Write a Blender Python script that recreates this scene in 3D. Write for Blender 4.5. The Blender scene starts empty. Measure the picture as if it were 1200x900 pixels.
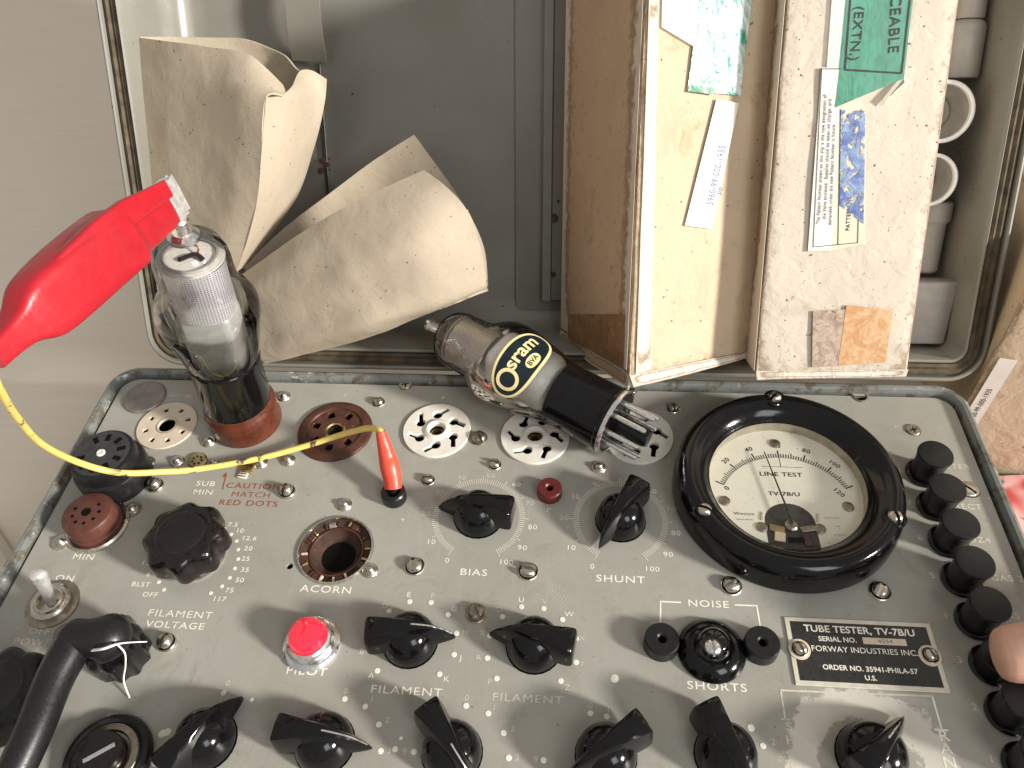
import bpy, bmesh, math, random
from mathutils import Vector, Matrix, noise as mnoise
R=math.radians
random.seed(7)
sc=bpy.context.scene
sc.unit_settings.system='METRIC'; sc.unit_settings.scale_length=0.01   # 1 unit = 1 cm
col=sc.collection
# ------------------------------------------------------------------ camera
F=905.0; CAMZ=26.299
AX=Vector((0.99642269,0.07153931,-0.04498837))      # camera right in world
AY=Vector((0.02292534,-0.74120627,-0.67088575))     # camera down
AZ=Vector((-0.08134036,0.66745441,-0.74019481))     # camera forward
CAM=Vector((0,0,CAMZ))
cd=bpy.data.cameras.new('camera'); cam=bpy.data.objects.new('camera',cd); col.objects.link(cam)
cam.matrix_world=Matrix(((AX.x,-AY.x,-AZ.x,CAM.x),(AX.y,-AY.y,-AZ.y,CAM.y),(AX.z,-AY.z,-AZ.z,CAM.z),(0,0,0,1)))
cd.sensor_width=36; cd.lens=F/1200*36; cd.clip_start=0.5; cd.clip_end=1000
sc.camera=cam
# ------------------------------------------------------------------ light
w=bpy.data.worlds.new('World'); sc.world=w; w.use_nodes=True
bg=w.node_tree.nodes['Background']; bg.inputs[0].default_value=(0.97,0.93,0.87,1); bg.inputs[1].default_value=0.35
SUNDIR=Vector((0.93*math.cos(R(22)),-0.36*math.cos(R(22)),math.sin(R(22)))).normalized()
sl=bpy.data.lights.new('window_sun','SUN'); sl.energy=5.0; sl.angle=R(7); sl.color=(1.0,0.95,0.88)
so=bpy.data.objects.new('window_sun',sl); col.objects.link(so); so.rotation_euler=SUNDIR.to_track_quat('Z','Y').to_euler(); so.location=SUNDIR*80
def area(name,loc,to,size,energy,color):
    l=bpy.data.lights.new(name,'AREA'); l.shape='RECTANGLE'; l.size,l.size_y=size; l.energy=energy; l.color=color
    o=bpy.data.objects.new(name,l); col.objects.link(o); o.location=loc
    o.rotation_euler=(Vector(loc)-Vector(to)).to_track_quat('Z','Y').to_euler(); return o
area('window_daylight',(50,-50,72),(0,16,0),(34,44),27000,(0.96,0.97,1.0))
#area('window_behind',(-75,-10,80),(0,18,0),(24,40),5000,(0.9,0.95,1.0))
vs=sc.view_settings; vs.view_transform='Standard'; vs.look='None'; vs.exposure=0.30; vs.gamma=1; vs.use_curve_mapping=False

# ------------------------------------------------------------------ geometry frame helpers
def P(px,py,h=0.0):
    """point at height h above the panel plane seen at photo position px,py"""
    r=AX*(px-600)+AY*(py-450)+AZ*F
    return CAM+r*((h-CAMZ)/r.z)
LO=Vector((0,24.4,0)); LU=Vector((0,0.5,0.8660254)); LD=Vector((0,0.8660254,-0.5)); LX=Vector((1,0,0))
LM=Matrix(((1,0,0,LO.x),(0,LU.y,-LD.y,LO.y),(0,LU.z,-LD.z,LO.z),(0,0,0,1)))   # lid frame: x, up the lid, out of the lid
def PL(px,py,d):
    """point at depth d behind the lid's rim plane"""
    r=AX*(px-600)+AY*(py-450)+AZ*F
    return CAM+r*(((LO+LD*d-CAM).dot(LD))/r.dot(LD))
def LP(x,s,d): return LO+LX*x+LU*s+LD*d

# ------------------------------------------------------------------ materials
MATS={}
def newmat(name):
    m=bpy.data.materials.new(name); m.use_nodes=True; nt=m.node_tree
    MATS[name]=m
    return m,nt,nt.nodes['Principled BSDF']
def N(nt,t,**kw):
    n=nt.nodes.new(t)
    for k,v in kw.items():
        if k in n.inputs.keys(): n.inputs[k].default_value=v
        else: setattr(n,k,v)
    return n
def ramp(nt,src,a,b,ca=(0,0,0,1),cb=(1,1,1,1)):
    r=nt.nodes.new('ShaderNodeValToRGB'); r.color_ramp.elements[0].position=a; r.color_ramp.elements[1].position=b
    r.color_ramp.elements[0].color=ca; r.color_ramp.elements[1].color=cb
    nt.links.new(src,r.inputs[0]); return r.outputs[0]
def mix(nt,fac,a,b):
    n=nt.nodes.new('ShaderNodeMix'); n.data_type='RGBA'
    for inp,v in ((n.inputs[0],fac),(n.inputs[6],a),(n.inputs[7],b)):
        if isinstance(v,bpy.types.NodeSocket): nt.links.new(v,inp)
        else: inp.default_value=v if not isinstance(v,tuple) or len(v)==4 else (*v,1)
    return n.outputs[2]
def noise(nt,scale,detail=4,rough=.6,vec=None,dist=0):
    n=N(nt,'ShaderNodeTexNoise',Scale=scale,Detail=detail,Roughness=rough,Distortion=dist)
    if vec is None: vec=coord(nt)
    nt.links.new(vec,n.inputs['Vector']); return n.outputs[0]
def coord(nt,scale=None,kind='Object'):
    t=nt.nodes.get('TC') or nt.nodes.new('ShaderNodeTexCoord'); t.name='TC'
    if scale is None: return t.outputs[kind]
    m=nt.nodes.new('ShaderNodeMapping'); m.inputs['Scale'].default_value=scale; nt.links.new(t.outputs[kind],m.inputs[0]); return m.outputs[0]
def basic(name,c,rough=.4,metal=0,var=.12,vscale=1.2,bump=.05,bscale=30,dust=0,dustc=(.45,.42,.36),coat=0,spec=.5,rvar=.15,speck=0,speckc=(.05,.04,.03),speckscale=9):
    m,nt,b=newmat(name)
    n1=noise(nt,vscale); base=mix(nt,ramp(nt,n1,.3,.7),tuple(x*(1-var) for x in c),tuple(min(1,x*(1+var)) for x in c))
    if dust:
        n2=noise(nt,bscale*.35,6,.75); base=mix(nt,ramp(nt,n2,.56-.0,.56+.14,(0,0,0,1),(dust,)*3+(1,)),base,dustc)
    if speck:
        n3=noise(nt,speckscale,2,.5); base=mix(nt,ramp(nt,n3,.74-speck*.1,.76-speck*.1),base,speckc)
    nt.links.new(base,b.inputs['Base Color'])
    r=ramp(nt,noise(nt,bscale*.2,5,.7),.3,.75,(max(0,rough-rvar),)*3+(1,),(min(1,rough+rvar),)*3+(1,)); nt.links.new(r,b.inputs['Roughness'])
    b.inputs['Metallic'].default_value=metal; b.inputs['Coat Weight'].default_value=coat; b.inputs['Specular IOR Level'].default_value=spec
    if bump:
        bp=N(nt,'ShaderNodeBump',Strength=bump,Distance=.02); nt.links.new(noise(nt,bscale,3),bp.inputs['Height']); nt.links.new(bp.outputs[0],b.inputs['Normal'])
    return m
M={}
M['black']=basic('black_bakelite',(.004,.004,.0045),.13,0,.3,3,.03,60,dust=.025,rvar=.07,spec=.35)
M['rubber']=basic('black_rubber',(.009,.009,.0095),.38,0,.2,3,.08,60,dust=.06,spec=.4)
M['knob_red']=basic('dark_maroon_bakelite',(.007,.0042,.0044),.2,0,.3,3,.04,60,dust=.04,rvar=.1)
M['brown']=basic('brown_bakelite',(.075,.027,.017),.38,0,.35,2.5,.08,40,dust=.15,dustc=(.30,.20,.14))
M['oxide']=basic('red_brown_phenolic',(.10,.024,.011),.33,0,.4,2,.06,40,dust=.06)
M['terracotta']=basic('red_brown_ceramic',(.095,.030,.020),.5,0,.25,3,.08,40,dust=.1)
M['ceramic']=basic('white_ceramic',(.74,.70,.62),.3,0,.07,1.5,.05,25,dust=.28,dustc=(.52,.42,.30),speck=.35,speckc=(.22,.15,.08))
M['cream']=basic('cream_phenolic',(.62,.52,.40),.42,0,.08,2,.05,30,dust=.2,dustc=(.4,.3,.2))
M['nickel']=basic('nickel_plate',(.60,.57,.50),.30,1,.25,3,.05,20,rvar=.12,dust=.2,dustc=(.2,.17,.13))
M['steel']=basic('bright_steel',(.86,.85,.84),.27,1,.15,4,.06,30)
M['brass']=basic('tarnished_brass',(.50,.40,.20),.35,1,.3,3,.15,30,dust=.3,dustc=(.12,.09,.05))
M['dark']=basic('hole_dark',(.006,.005,.004),.95,0,.3,5,.0,20,spec=.1)
M['well']=basic('dark_brown_well',(.045,.020,.011),.85,0,.5,3,.2,20)
M['letter']=basic('white_letter_paint',(.80,.77,.66),.6,0,.08,3,.05,40,dust=.35,dustc=(.42,.38,.28))
M['letterfade']=basic('faded_letter_paint',(.58,.54,.44),.65,0,.15,6,.05,40,dust=.7,dustc=(.36,.33,.26))
M['redletter']=basic('red_letter_paint',(.28,.06,.045),.6,0,.15,5,.05,40,dust=.25,dustc=(.36,.33,.28))
M['ink']=basic('dial_ink',(.03,.03,.028),.7,0,.1,5,0,20)
M['grayink']=basic('grey_print_ink',(.13,.12,.12),.7,0,.3,8,0,20,dust=.5,dustc=(.5,.46,.38))
M['blueink']=basic('blue_stamp_ink',(.12,.14,.32),.7,0,.3,8,0,20,dust=.1,dustc=(.5,.48,.5))
M['dial']=basic('cream_dial_paper',(.80,.77,.65),.6,0,.05,1.2,.03,40,speck=.25,speckc=(.35,.3,.2))
M['jack_red']=basic('red_jack_plastic',(.10,.013,.012),.4,0,.2,5,.05,40,dust=.1,dustc=(.25,.1,.08))
M['yellow']=basic('yellow_wire_sheath',(.78,.60,.16),.45,0,.06,2,.04,30)
M['gasket']=basic('old_brown_gasket',(.075,.055,.03),.75,0,.55,1.5,.5,12,dust=.25,dustc=(.16,.12,.07))
M['thread']=basic('white_thread',(.8,.8,.78),.8,0,.05,5,.1,60)
M['plastic_white']=basic('white_plastic',(.82,.82,.80),.4,0,.04,2,.03,30)
M['greybeige']=basic('grey_plastic',(.36,.34,.31),.5,0,.1,1.5,.04,25)
M['jawsteel']=basic('satin_clip_steel',(.85,.84,.82),.42,.75,.12,4,.06,20)
# wire smudges
m=M['yellow']; nt=m.node_tree; b=nt.nodes['Principled BSDF']
src=b.inputs['Base Color'].links[0].from_socket
sep=N(nt,'ShaderNodeSeparateXYZ'); nt.links.new(coord(nt),sep.inputs[0])
gate=ramp(nt,mix(nt,0.0,(0,0,0,1),(0,0,0,1)),0,1)
mr=N(nt,'ShaderNodeMapRange'); nt.links.new(sep.outputs[0],mr.inputs[0]); mr.inputs[1].default_value=-18.2; mr.inputs[2].default_value=-17.6
mr2=N(nt,'ShaderNodeMapRange'); nt.links.new(sep.outputs[0],mr2.inputs[0]); mr2.inputs[1].default_value=-9.5; mr2.inputs[2].default_value=-10.5
mu=N(nt,'ShaderNodeMath',operation='MULTIPLY'); nt.links.new(mr.outputs[0],mu.inputs[0]); nt.links.new(mr2.outputs[0],mu.inputs[1])
mu2=N(nt,'ShaderNodeMath',operation='MULTIPLY'); nt.links.new(mu.outputs[0],mu2.inputs[0]); nt.links.new(ramp(nt,noise(nt,.8,4,.7),.54,.58),mu2.inputs[1])
nt.links.new(mix(nt,mu2.outputs[0],src,(.10,.07,.05)),b.inputs['Base Color'])

def panel_paint():
    m,nt,b=newmat('grey_panel_paint')
    base=mix(nt,ramp(nt,noise(nt,.16,3),.35,.65),(.315,.305,.262),(.355,.350,.308))
    base=mix(nt,ramp(nt,noise(nt,.9,6,.7),.5,.75,(0,0,0,1),(.45,.45,.45,1)),base,(.27,.25,.21))
    # faint vertical handling streaks
    st=noise(nt,1.0,4,.6,coord(nt,(5,.25,1)))
    base=mix(nt,ramp(nt,st,.55,.75,(0,0,0,1),(.25,.25,.25,1)),base,(.40,.40,.37))
    # light chips, dark chips
    base=mix(nt,ramp(nt,noise(nt,2.6,3,.6),.735,.75),base,(.60,.57,.48))
    base=mix(nt,ramp(nt,noise(nt,2.1,3,.6,coord(nt,(1,1.3,1))),.24,.255,(1,1,1,1),(0,0,0,1)),base,(.10,.07,.04))
    base=mix(nt,ramp(nt,noise(nt,9,2,.5),.74,.76),base,(.16,.13,.10))
    base=mix(nt,ramp(nt,noise(nt,.45,8,.8,None,.8),.55,.66,(0,0,0,1),(.5,)*3+(1,)),base,(.25,.225,.18))
    base=mix(nt,ramp(nt,noise(nt,1.3,7,.85,coord(nt,(1,.6,1)),2.0),.665,.685,(0,0,0,1),(.6,)*3+(1,)),base,(.50,.48,.42))
    # pale abraded ring around the function switch
    sep=N(nt,'ShaderNodeVectorMath',operation='DISTANCE'); nt.links.new(coord(nt),sep.inputs[0]); sep.inputs[1].default_value=(9.5,7.9,0)
    wob=N(nt,'ShaderNodeMath',operation='MULTIPLY_ADD'); nt.links.new(noise(nt,1.6,6,.75),wob.inputs[0]); wob.inputs[1].default_value=1.5; nt.links.new(sep.outputs['Value'],wob.inputs[2])
    r1=ramp(nt,wob.outputs[0],0,1)
    mrA=N(nt,'ShaderNodeMapRange'); nt.links.new(wob.outputs[0],mrA.inputs[0]); mrA.inputs[1].default_value=3.42; mrA.inputs[2].default_value=3.30
    mrB=N(nt,'ShaderNodeMapRange'); nt.links.new(wob.outputs[0],mrB.inputs[0]); mrB.inputs[1].default_value=2.28; mrB.inputs[2].default_value=2.38
    mu=N(nt,'ShaderNodeMath',operation='MULTIPLY'); nt.links.new(mrA.outputs[0],mu.inputs[0]); nt.links.new(mrB.outputs[0],mu.inputs[1])
    mu2=N(nt,'ShaderNodeMath',operation='MULTIPLY'); nt.links.new(mu.outputs[0],mu2.inputs[0]); mu2.inputs[1].default_value=.85
    base=mix(nt,mu2.outputs[0],base,(.60,.57,.50))
    # scuffed arcs below the bias and shunt dials
    for cx,cy,r in ((-.9,14.0,1.0),(-1.0,13.6,1.5)):
        d=N(nt,'ShaderNodeVectorMath',operation='DISTANCE'); nt.links.new(coord(nt),d.inputs[0]); d.inputs[1].default_value=(cx,cy,0)
        wv=N(nt,'ShaderNodeMath',operation='SINE'); ml=N(nt,'ShaderNodeMath',operation='MULTIPLY'); nt.links.new(d.outputs['Value'],ml.inputs[0]); ml.inputs[1].default_value=55; nt.links.new(ml.outputs[0],wv.inputs[0])
        fa=N(nt,'ShaderNodeMapRange'); nt.links.new(d.outputs['Value'],fa.inputs[0]); fa.inputs[1].default_value=r; fa.inputs[2].default_value=r-.5
        nn=N(nt,'ShaderNodeMath',operation='MULTIPLY'); nt.links.new(fa.outputs[0],nn.inputs[0]); nt.links.new(ramp(nt,wv.outputs[0],.5,.9),nn.inputs[1])
        n3=N(nt,'ShaderNodeMath',operation='MULTIPLY'); nt.links.new(nn.outputs[0],n3.inputs[0]); nt.links.new(ramp(nt,noise(nt,1.2),.45,.6,(0,0,0,1),(.5,.5,.5,1)),n3.inputs[1])
        base=mix(nt,n3.outputs[0],base,(.48,.47,.42))
    nt.links.new(base,b.inputs['Base Color'])
    rr=ramp(nt,noise(nt,.7,6,.7),.3,.8,(.30,.30,.30,1),(.5,.5,.5,1)); nt.links.new(rr,b.inputs['Roughness'])
    bp=N(nt,'ShaderNodeBump',Strength=.12,Distance=.02); nt.links.new(noise(nt,14,4,.6),bp.inputs['Height']); nt.links.new(bp.outputs[0],b.inputs['Normal'])
    return m
M['panel']=panel_paint()
def lid_paint():
    m,nt,b=newmat('grey_green_lid_paint')
    base=mix(nt,ramp(nt,noise(nt,.12,3),.35,.65),(.195,.186,.155),(.240,.235,.203))
    base=mix(nt,ramp(nt,noise(nt,1.0,4,.6,coord(nt,(4,.3,1))),.5,.8,(0,0,0,1),(.3,.3,.3,1)),base,(.20,.185,.145))
    base=mix(nt,ramp(nt,noise(nt,3.0,2,.5),.745,.755),base,(.07,.05,.03))
    nt.links.new(base,b.inputs['Base Color'])
    rr=ramp(nt,noise(nt,.8,5,.7),.3,.8,(.24,)*3+(1,),(.42,)*3+(1,)); nt.links.new(rr,b.inputs['Roughness'])
    bp=N(nt,'ShaderNodeBump',Strength=.10,Distance=.03); nt.links.new(noise(nt,9,4,.6),bp.inputs['Height']); nt.links.new(bp.outputs[0],b.inputs['Normal'])
    return m
M['lid']=lid_paint()
def rim_paint():
    m,nt,b=newmat('worn_rim_paint')
    wear=ramp(nt,noise(nt,1.1,6,.7),.50,.60)
    base=mix(nt,wear,(.22,.235,.22),(.13,.11,.08))
    base=mix(nt,ramp(nt,noise(nt,2.3,5,.7),.62,.66),base,(.5,.5,.47))
    nt.links.new(base,b.inputs['Base Color']); b.inputs['Roughness'].default_value=.26; b.inputs['Metallic'].default_value=.25
    bp=N(nt,'ShaderNodeBump',Strength=.3,Distance=.04); nt.links.new(noise(nt,3,5,.6),bp.inputs['Height']); nt.links.new(bp.outputs[0],b.inputs['Normal'])
    return m
M['rim']=rim_paint()
def card(name,c,stain=(.30,.19,.10),stainamt=.35,fib=.18,speck=.28,crinkle=.25,edge=True):
    m,nt,b=newmat(name)
    base=mix(nt,ramp(nt,noise(nt,.35,4,.6),.3,.7),tuple(x*.93 for x in c),tuple(min(1,x*1.05) for x in c))
    base=mix(nt,ramp(nt,noise(nt,7,4,.7,coord(nt,(1,1,3))),.35,.75,(0,0,0,1),(fib,)*3+(1,)),base,tuple(x*.72 for x in c))
    base=mix(nt,ramp(nt,noise(nt,.8,6,.72,None,.6),.60,.72,(0,0,0,1),(stainamt,)*3+(1,)),base,stain)
    base=mix(nt,ramp(nt,noise(nt,5.5,2,.5),.745-speck*.05,.76-speck*.05),base,(.16,.10,.06))
    base=mix(nt,ramp(nt,noise(nt,13,2,.5),.745,.76),base,(.10,.07,.05))
    base=mix(nt,ramp(nt,noise(nt,.28,7,.75,None,1.2),.56,.63,(0,0,0,1),(stainamt*.7,)*3+(1,)),base,tuple(x*.8 for x in c))
    base=mix(nt,ramp(nt,noise(nt,2.2,6,.8,coord(nt,(1,1,.4)),1.5),.66,.69,(0,0,0,1),(.4,)*3+(1,)),base,tuple(x*.5 for x in c))
    ge=nt.nodes.new('ShaderNodeNewGeometry'); ea=N(nt,'ShaderNodeMath',operation='MULTIPLY_ADD'); nt.links.new(noise(nt,2.2,6,.75),ea.inputs[0]); ea.inputs[1].default_value=.10; nt.links.new(ge.outputs['Pointiness'],ea.inputs[2])
    if edge:
        base=mix(nt,ramp(nt,ea.outputs[0],.575,.60,(0,0,0,1),(.8,)*3+(1,)),base,(.26,.17,.10))
        base=mix(nt,ramp(nt,ea.outputs[0],.605,.62,(0,0,0,1),(.8,)*3+(1,)),base,(.72,.64,.54))
    nt.links.new(base,b.inputs['Base Color']); b.inputs['Roughness'].default_value=.72; b.inputs['Specular IOR Level'].default_value=.25
    ad=N(nt,'ShaderNodeMath',operation='ADD'); nt.links.new(noise(nt,1.2,6,.6,None,.5),ad.inputs[0])
    sm=N(nt,'ShaderNodeMath',operation='MULTIPLY'); nt.links.new(noise(nt,30,3,.6),sm.inputs[0]); sm.inputs[1].default_value=.06; nt.links.new(sm.outputs[0],ad.inputs[1])
    bp=N(nt,'ShaderNodeBump',Strength=crinkle,Distance=.35); nt.links.new(ad.outputs[0],bp.inputs['Height']); nt.links.new(bp.outputs[0],b.inputs['Normal'])
    return m
M['card_a']=card('cream_carton_board',(.60,.475,.33),(.42,.27,.14),.75,speck=.5)
M['card_brown']=card('brown_carton_board',(.54,.38,.25),(.26,.15,.08),.8,speck=.5)
M['card_b']=card('pale_carton_board',(.62,.55,.455),(.42,.31,.20),.75,speck=.9)
M['kraft']=card('buff_sleeve_card',(.46,.39,.295),(.42,.32,.22),.3,speck=.5,crinkle=.15,edge=False)
M['card_white']=card('torn_white_card',(.74,.68,.58),(.5,.4,.3),.3,speck=.1,crinkle=.5)
M['tapebrown']=basic('brown_paper_tape',(.27,.15,.07),.4,0,.2,.8,.1,12,dust=.1)
M['tapeorange']=basic('orange_stained_tape',(.62,.36,.16),.35,0,.25,1.0,.1,12,dust=.5,dustc=(.72,.52,.30))
M['tapedirt']=basic('dirty_grey_tape',(.36,.27,.20),.5,0,.3,2.5,.1,12,dust=.7,dustc=(.22,.16,.13))
M['paperlabel']=basic('white_paper_label',(.78,.75,.68),.6,0,.06,1.5,.05,30,dust=.12,dustc=(.6,.52,.4))
M['paperyellow']=basic('yellowed_paper_label',(.70,.64,.48),.6,0,.06,1.5,.05,30)
M['redprint']=basic('red_print',(.45,.03,.04),.5,0,.2,1,.05,20)
M['greenprint']=basic('dark_green_print',(.02,.16,.08),.4,0,.2,1,.05,20)
def tape(name,c,c2,alpha=.9,bs=.12):
    m,nt,b=newmat(name)
    base=mix(nt,ramp(nt,noise(nt,.8,5,.6,coord(nt,(2.2,2.2,.7)),1.0),.40,.58),c,c2)
    nt.links.new(base,b.inputs['Base Color']); b.inputs['Roughness'].default_value=.24; b.inputs['Alpha'].default_value=alpha
    bp=N(nt,'ShaderNodeBump',Strength=bs,Distance=.15); nt.links.new(noise(nt,1.1,4,.6,coord(nt,(1.5,1.5,.5)),.8),bp.inputs['Height']); nt.links.new(bp.outputs[0],b.inputs['Normal'])
    return m
M['tapegreen']=tape('green_film_tape',(.008,.17,.08),(.012,.23,.12),.97)
M['tapecrinkle']=tape('crinkled_green_film_tape',(.03,.34,.22),(.80,.86,.84),.9,.5)
M['tapeclear']=tape('clear_pale_tape',(.80,.83,.74),(.88,.88,.80),.6)
def smear():
    m,nt,b=newmat('smeared_blue_ink')
    nt.links.new(mix(nt,ramp(nt,noise(nt,2.2,5,.7),.4,.6),(.10,.15,.42),(.30,.42,.62)),b.inputs['Base Color'])
    v=coord(nt,(1,1,.45)); nt.links.new(ramp(nt,noise(nt,2.6,6,.75,v,.8),.45,.53,(0,0,0,1),(.9,.9,.9,1)),b.inputs['Alpha']); b.inputs['Roughness'].default_value=.5
    return m
M['smear']=smear()
def mottle(name,c1,c2,c3,sc1=1.6):
    m,nt,b=newmat(name); v=coord(nt)
    base=mix(nt,ramp(nt,noise(nt,sc1,6,.75,v,1.5),.42,.60),c1,c2); base=mix(nt,ramp(nt,noise(nt,sc1*2.2,5,.7,v,1.0),.58,.66),base,c3)
    nt.links.new(base,b.inputs['Base Color']); b.inputs['Roughness'].default_value=.4
    bp=N(nt,'ShaderNodeBump',Strength=.3,Distance=.1); nt.links.new(noise(nt,3,5,.7),bp.inputs['Height']); nt.links.new(bp.outputs[0],b.inputs['Normal'])
    M[name]=m
mottle('tapeorange',(.52,.27,.12),(.64,.44,.25),(.50,.26,.13),.9); mottle('tapedirt',(.50,.40,.31),(.32,.23,.17),(.12,.09,.07),2.0); mottle('tapebrown',(.24,.125,.055),(.33,.19,.09),(.42,.27,.15),.8)
def redboot(name,c,glow=0):
    m,nt,b=newmat(name)
    bb=mix(nt,ramp(nt,noise(nt,.9,4),.3,.7),tuple(x*.8 for x in c),c); bb=mix(nt,ramp(nt,noise(nt,2.4,7,.85,coord(nt,(1,1,.5)),1.5),.64,.70,(0,0,0,1),(.35,)*3+(1,)),bb,(.62,.28,.26)); nt.links.new(bb,b.inputs['Base Color'])
    nt.links.new(ramp(nt,noise(nt,1.5,5,.7),.3,.75,(.26,)*3+(1,),(.48,)*3+(1,)),b.inputs['Roughness']); b.inputs['Subsurface Weight'].default_value=.05; b.inputs['Subsurface Radius'].default_value=(1,.2,.15); b.inputs['Subsurface Scale'].default_value=.3
    bp=N(nt,'ShaderNodeBump',Strength=.15,Distance=.1); nt.links.new(noise(nt,2.5,4),bp.inputs['Height']); nt.links.new(bp.outputs[0],b.inputs['Normal'])
    return m
M['red']=redboot('red_vinyl',(.43,.012,.022)); M['redplug']=redboot('red_orange_vinyl',(.78,.09,.05))
def glass(name,getter=None,tint=(1,1,1),edge=.55,refl=1.0):
    m,nt,b=newmat(name); out=nt.nodes['Material Output']; nt.nodes.remove(b)
    tr=N(nt,'ShaderNodeBsdfTransparent'); tr.inputs[0].default_value=(*tint,1)
    gl=N(nt,'ShaderNodeBsdfGlossy',Roughness=.03); gl.inputs[0].default_value=(1,1,1,1)
    lw=N(nt,'ShaderNodeFresnel',IOR=1.5)
    f=N(nt,'ShaderNodeMath',operation='MULTIPLY'); nt.links.new(lw.outputs[0],f.inputs[0]); f.inputs[1].default_value=refl*1.2; f.use_clamp=True
    # darker, thicker looking glass toward grazing angles
    lw2=N(nt,'ShaderNodeLayerWeight',Blend=.35); nt.links.new(mix(nt,lw2.outputs['Facing'],tuple(tint),tuple(t*edge for t in tint)),tr.inputs[0])
    ms=N(nt,'ShaderNodeMixShader'); nt.links.new(f.outputs[0],ms.inputs[0]); nt.links.new(tr.outputs[0],ms.inputs[1]); nt.links.new(gl.outputs[0],ms.inputs[2])
    last=ms.outputs[0]
    if getter:
        mir=N(nt,'ShaderNodeBsdfGlossy',Roughness=.07); mir.inputs[0].default_value=(.62,.60,.57,1)
        n=noise(nt,getter['scale'],3,.6)
        sp=N(nt,'ShaderNodeSeparateXYZ'); nt.links.new(coord(nt),sp.inputs[0])
        a=N(nt,'ShaderNodeVectorMath',operation='DOT_PRODUCT'); nt.links.new(coord(nt),a.inputs[0]); a.inputs[1].default_value=getter['dir']
        ad=N(nt,'ShaderNodeMath',operation='MULTIPLY_ADD'); nt.links.new(n,ad.inputs[0]); ad.inputs[1].default_value=getter['amp']; nt.links.new(a.outputs['Value'],ad.inputs[2])
        mrr=N(nt,'ShaderNodeMapRange'); nt.links.new(ad.outputs[0],mrr.inputs[0]); mrr.inputs[1].default_value=getter['lo']; mrr.inputs[2].default_value=getter['hi']; mrr.inputs[4].default_value=getter.get('max',.9)
        fac=mrr.outputs[0]
        if 'z' in getter:
            z0,z1=getter['z']
            for lo,hi in ((z0,z0+.5),(z1,z1-.5)):
                q=N(nt,'ShaderNodeMapRange'); nt.links.new(sp.outputs[2],q.inputs[0]); q.inputs[1].default_value=lo; q.inputs[2].default_value=hi
                mm=N(nt,'ShaderNodeMath',operation='MULTIPLY'); nt.links.new(fac,mm.inputs[0]); nt.links.new(q.outputs[0],mm.inputs[1]); fac=mm.outputs[0]
        ms2=N(nt,'ShaderNodeMixShader'); nt.links.new(fac,ms2.inputs[0]); nt.links.new(last,ms2.inputs[1]); nt.links.new(mir.outputs[0],ms2.inputs[2]); last=ms2.outputs[0]
    nt.links.new(last,out.inputs[0]); return m
M['glass']=glass('meter_glass',refl=.35,edge=.9)
M['glass_lamp']=glass('clear_lamp_glass')
M['glass_a']=glass('valve_glass_silvered_side',dict(scale=.8,dir=(-1,-.35,0),amp=1.2,lo=2.15,hi=2.5,z=(3.6,9.0)),tint=(.97,.97,.97),edge=.72)
M['glass_b']=glass('valve_glass_half_silvered',dict(scale=.7,dir=(0,-1,0),amp=.7,lo=1.75,hi=2.15,z=(2.6,8.2),max=.6),tint=(.985,.98,.97),edge=.8)
def gauze(name,c,sc_=90,rot=False):
    m,nt,b=newmat(name)
    tc=nt.nodes.new('ShaderNodeTexCoord'); sep=N(nt,'ShaderNodeSeparateXYZ'); nt.links.new(tc.outputs['UV'],sep.inputs[0])
    outs=[]
    for i,k in ((0,sc_),(1,sc_*.42)):
        ml=N(nt,'ShaderNodeMath',operation='MULTIPLY'); nt.links.new(sep.outputs[i],ml.inputs[0]); ml.inputs[1].default_value=k*2*math.pi
        sn=N(nt,'ShaderNodeMath',operation='SINE'); nt.links.new(ml.outputs[0],sn.inputs[0]); outs.append(sn.outputs[0])
    mx=N(nt,'ShaderNodeMath',operation='MAXIMUM'); nt.links.new(outs[0],mx.inputs[0]); nt.links.new(outs[1],mx.inputs[1])
    nt.links.new(ramp(nt,mx.outputs[0],-.25,.35,(.25,.25,.25,1)),b.inputs['Alpha'])
    b.inputs['Base Color'].default_value=(*c,1); b.inputs['Metallic'].default_value=.7; b.inputs['Roughness'].default_value=.42
    return m
M['gauze']=gauze('fine_wire_gauze',(.88,.86,.90),62)
M['gauze_b']=gauze('tan_wire_gauze',(.74,.69,.63),70)
M['anode']=basic('grey_anode_metal',(.40,.40,.38),.35,.2,.15,1.5,.06,20)
M['anodelight']=basic('anode_painted_reflection',(.96,.91,.82),.35,0,.15,1.0,.06,20)  # near-white anode colour stands in for the bright getter reflection
M['mica']=basic('mica_disc',(.68,.64,.58),.25,0,.1,4,.05,20,speck=.5)
M['copper']=basic('copper_wire',(.6,.28,.15),.3,1,.1,4,.0,20)
m,nt,b=newmat('lit_red_jewel'); b.inputs['Coat Weight'].default_value=1; b.inputs['Base Color'].default_value=(.45,.008,.03,1); b.inputs['Roughness'].default_value=.08
b.inputs['Emission Color'].default_value=(1,.03,.06,1); b.inputs['Emission Strength'].default_value=.55; M['jewel']=m
m,nt,b=newmat('finger_skin'); nt.links.new(mix(nt,ramp(nt,noise(nt,1.1,4),.3,.7),(.62,.35,.25),(.72,.45,.33)),b.inputs['Base Color'])
b.inputs['Roughness'].default_value=.42; b.inputs['Subsurface Weight'].default_value=.35; b.inputs['Subsurface Radius'].default_value=(1,.35,.2); b.inputs['Subsurface Scale'].default_value=.3
bp=N(nt,'ShaderNodeBump',Strength=.15,Distance=.05); nt.links.new(noise(nt,9,4),bp.inputs['Height']); nt.links.new(bp.outputs[0],b.inputs['Normal']); M['skin']=m
M['nail']=basic('finger_nail',(.74,.52,.43),.25,0,.04,2,.02,20)
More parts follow.
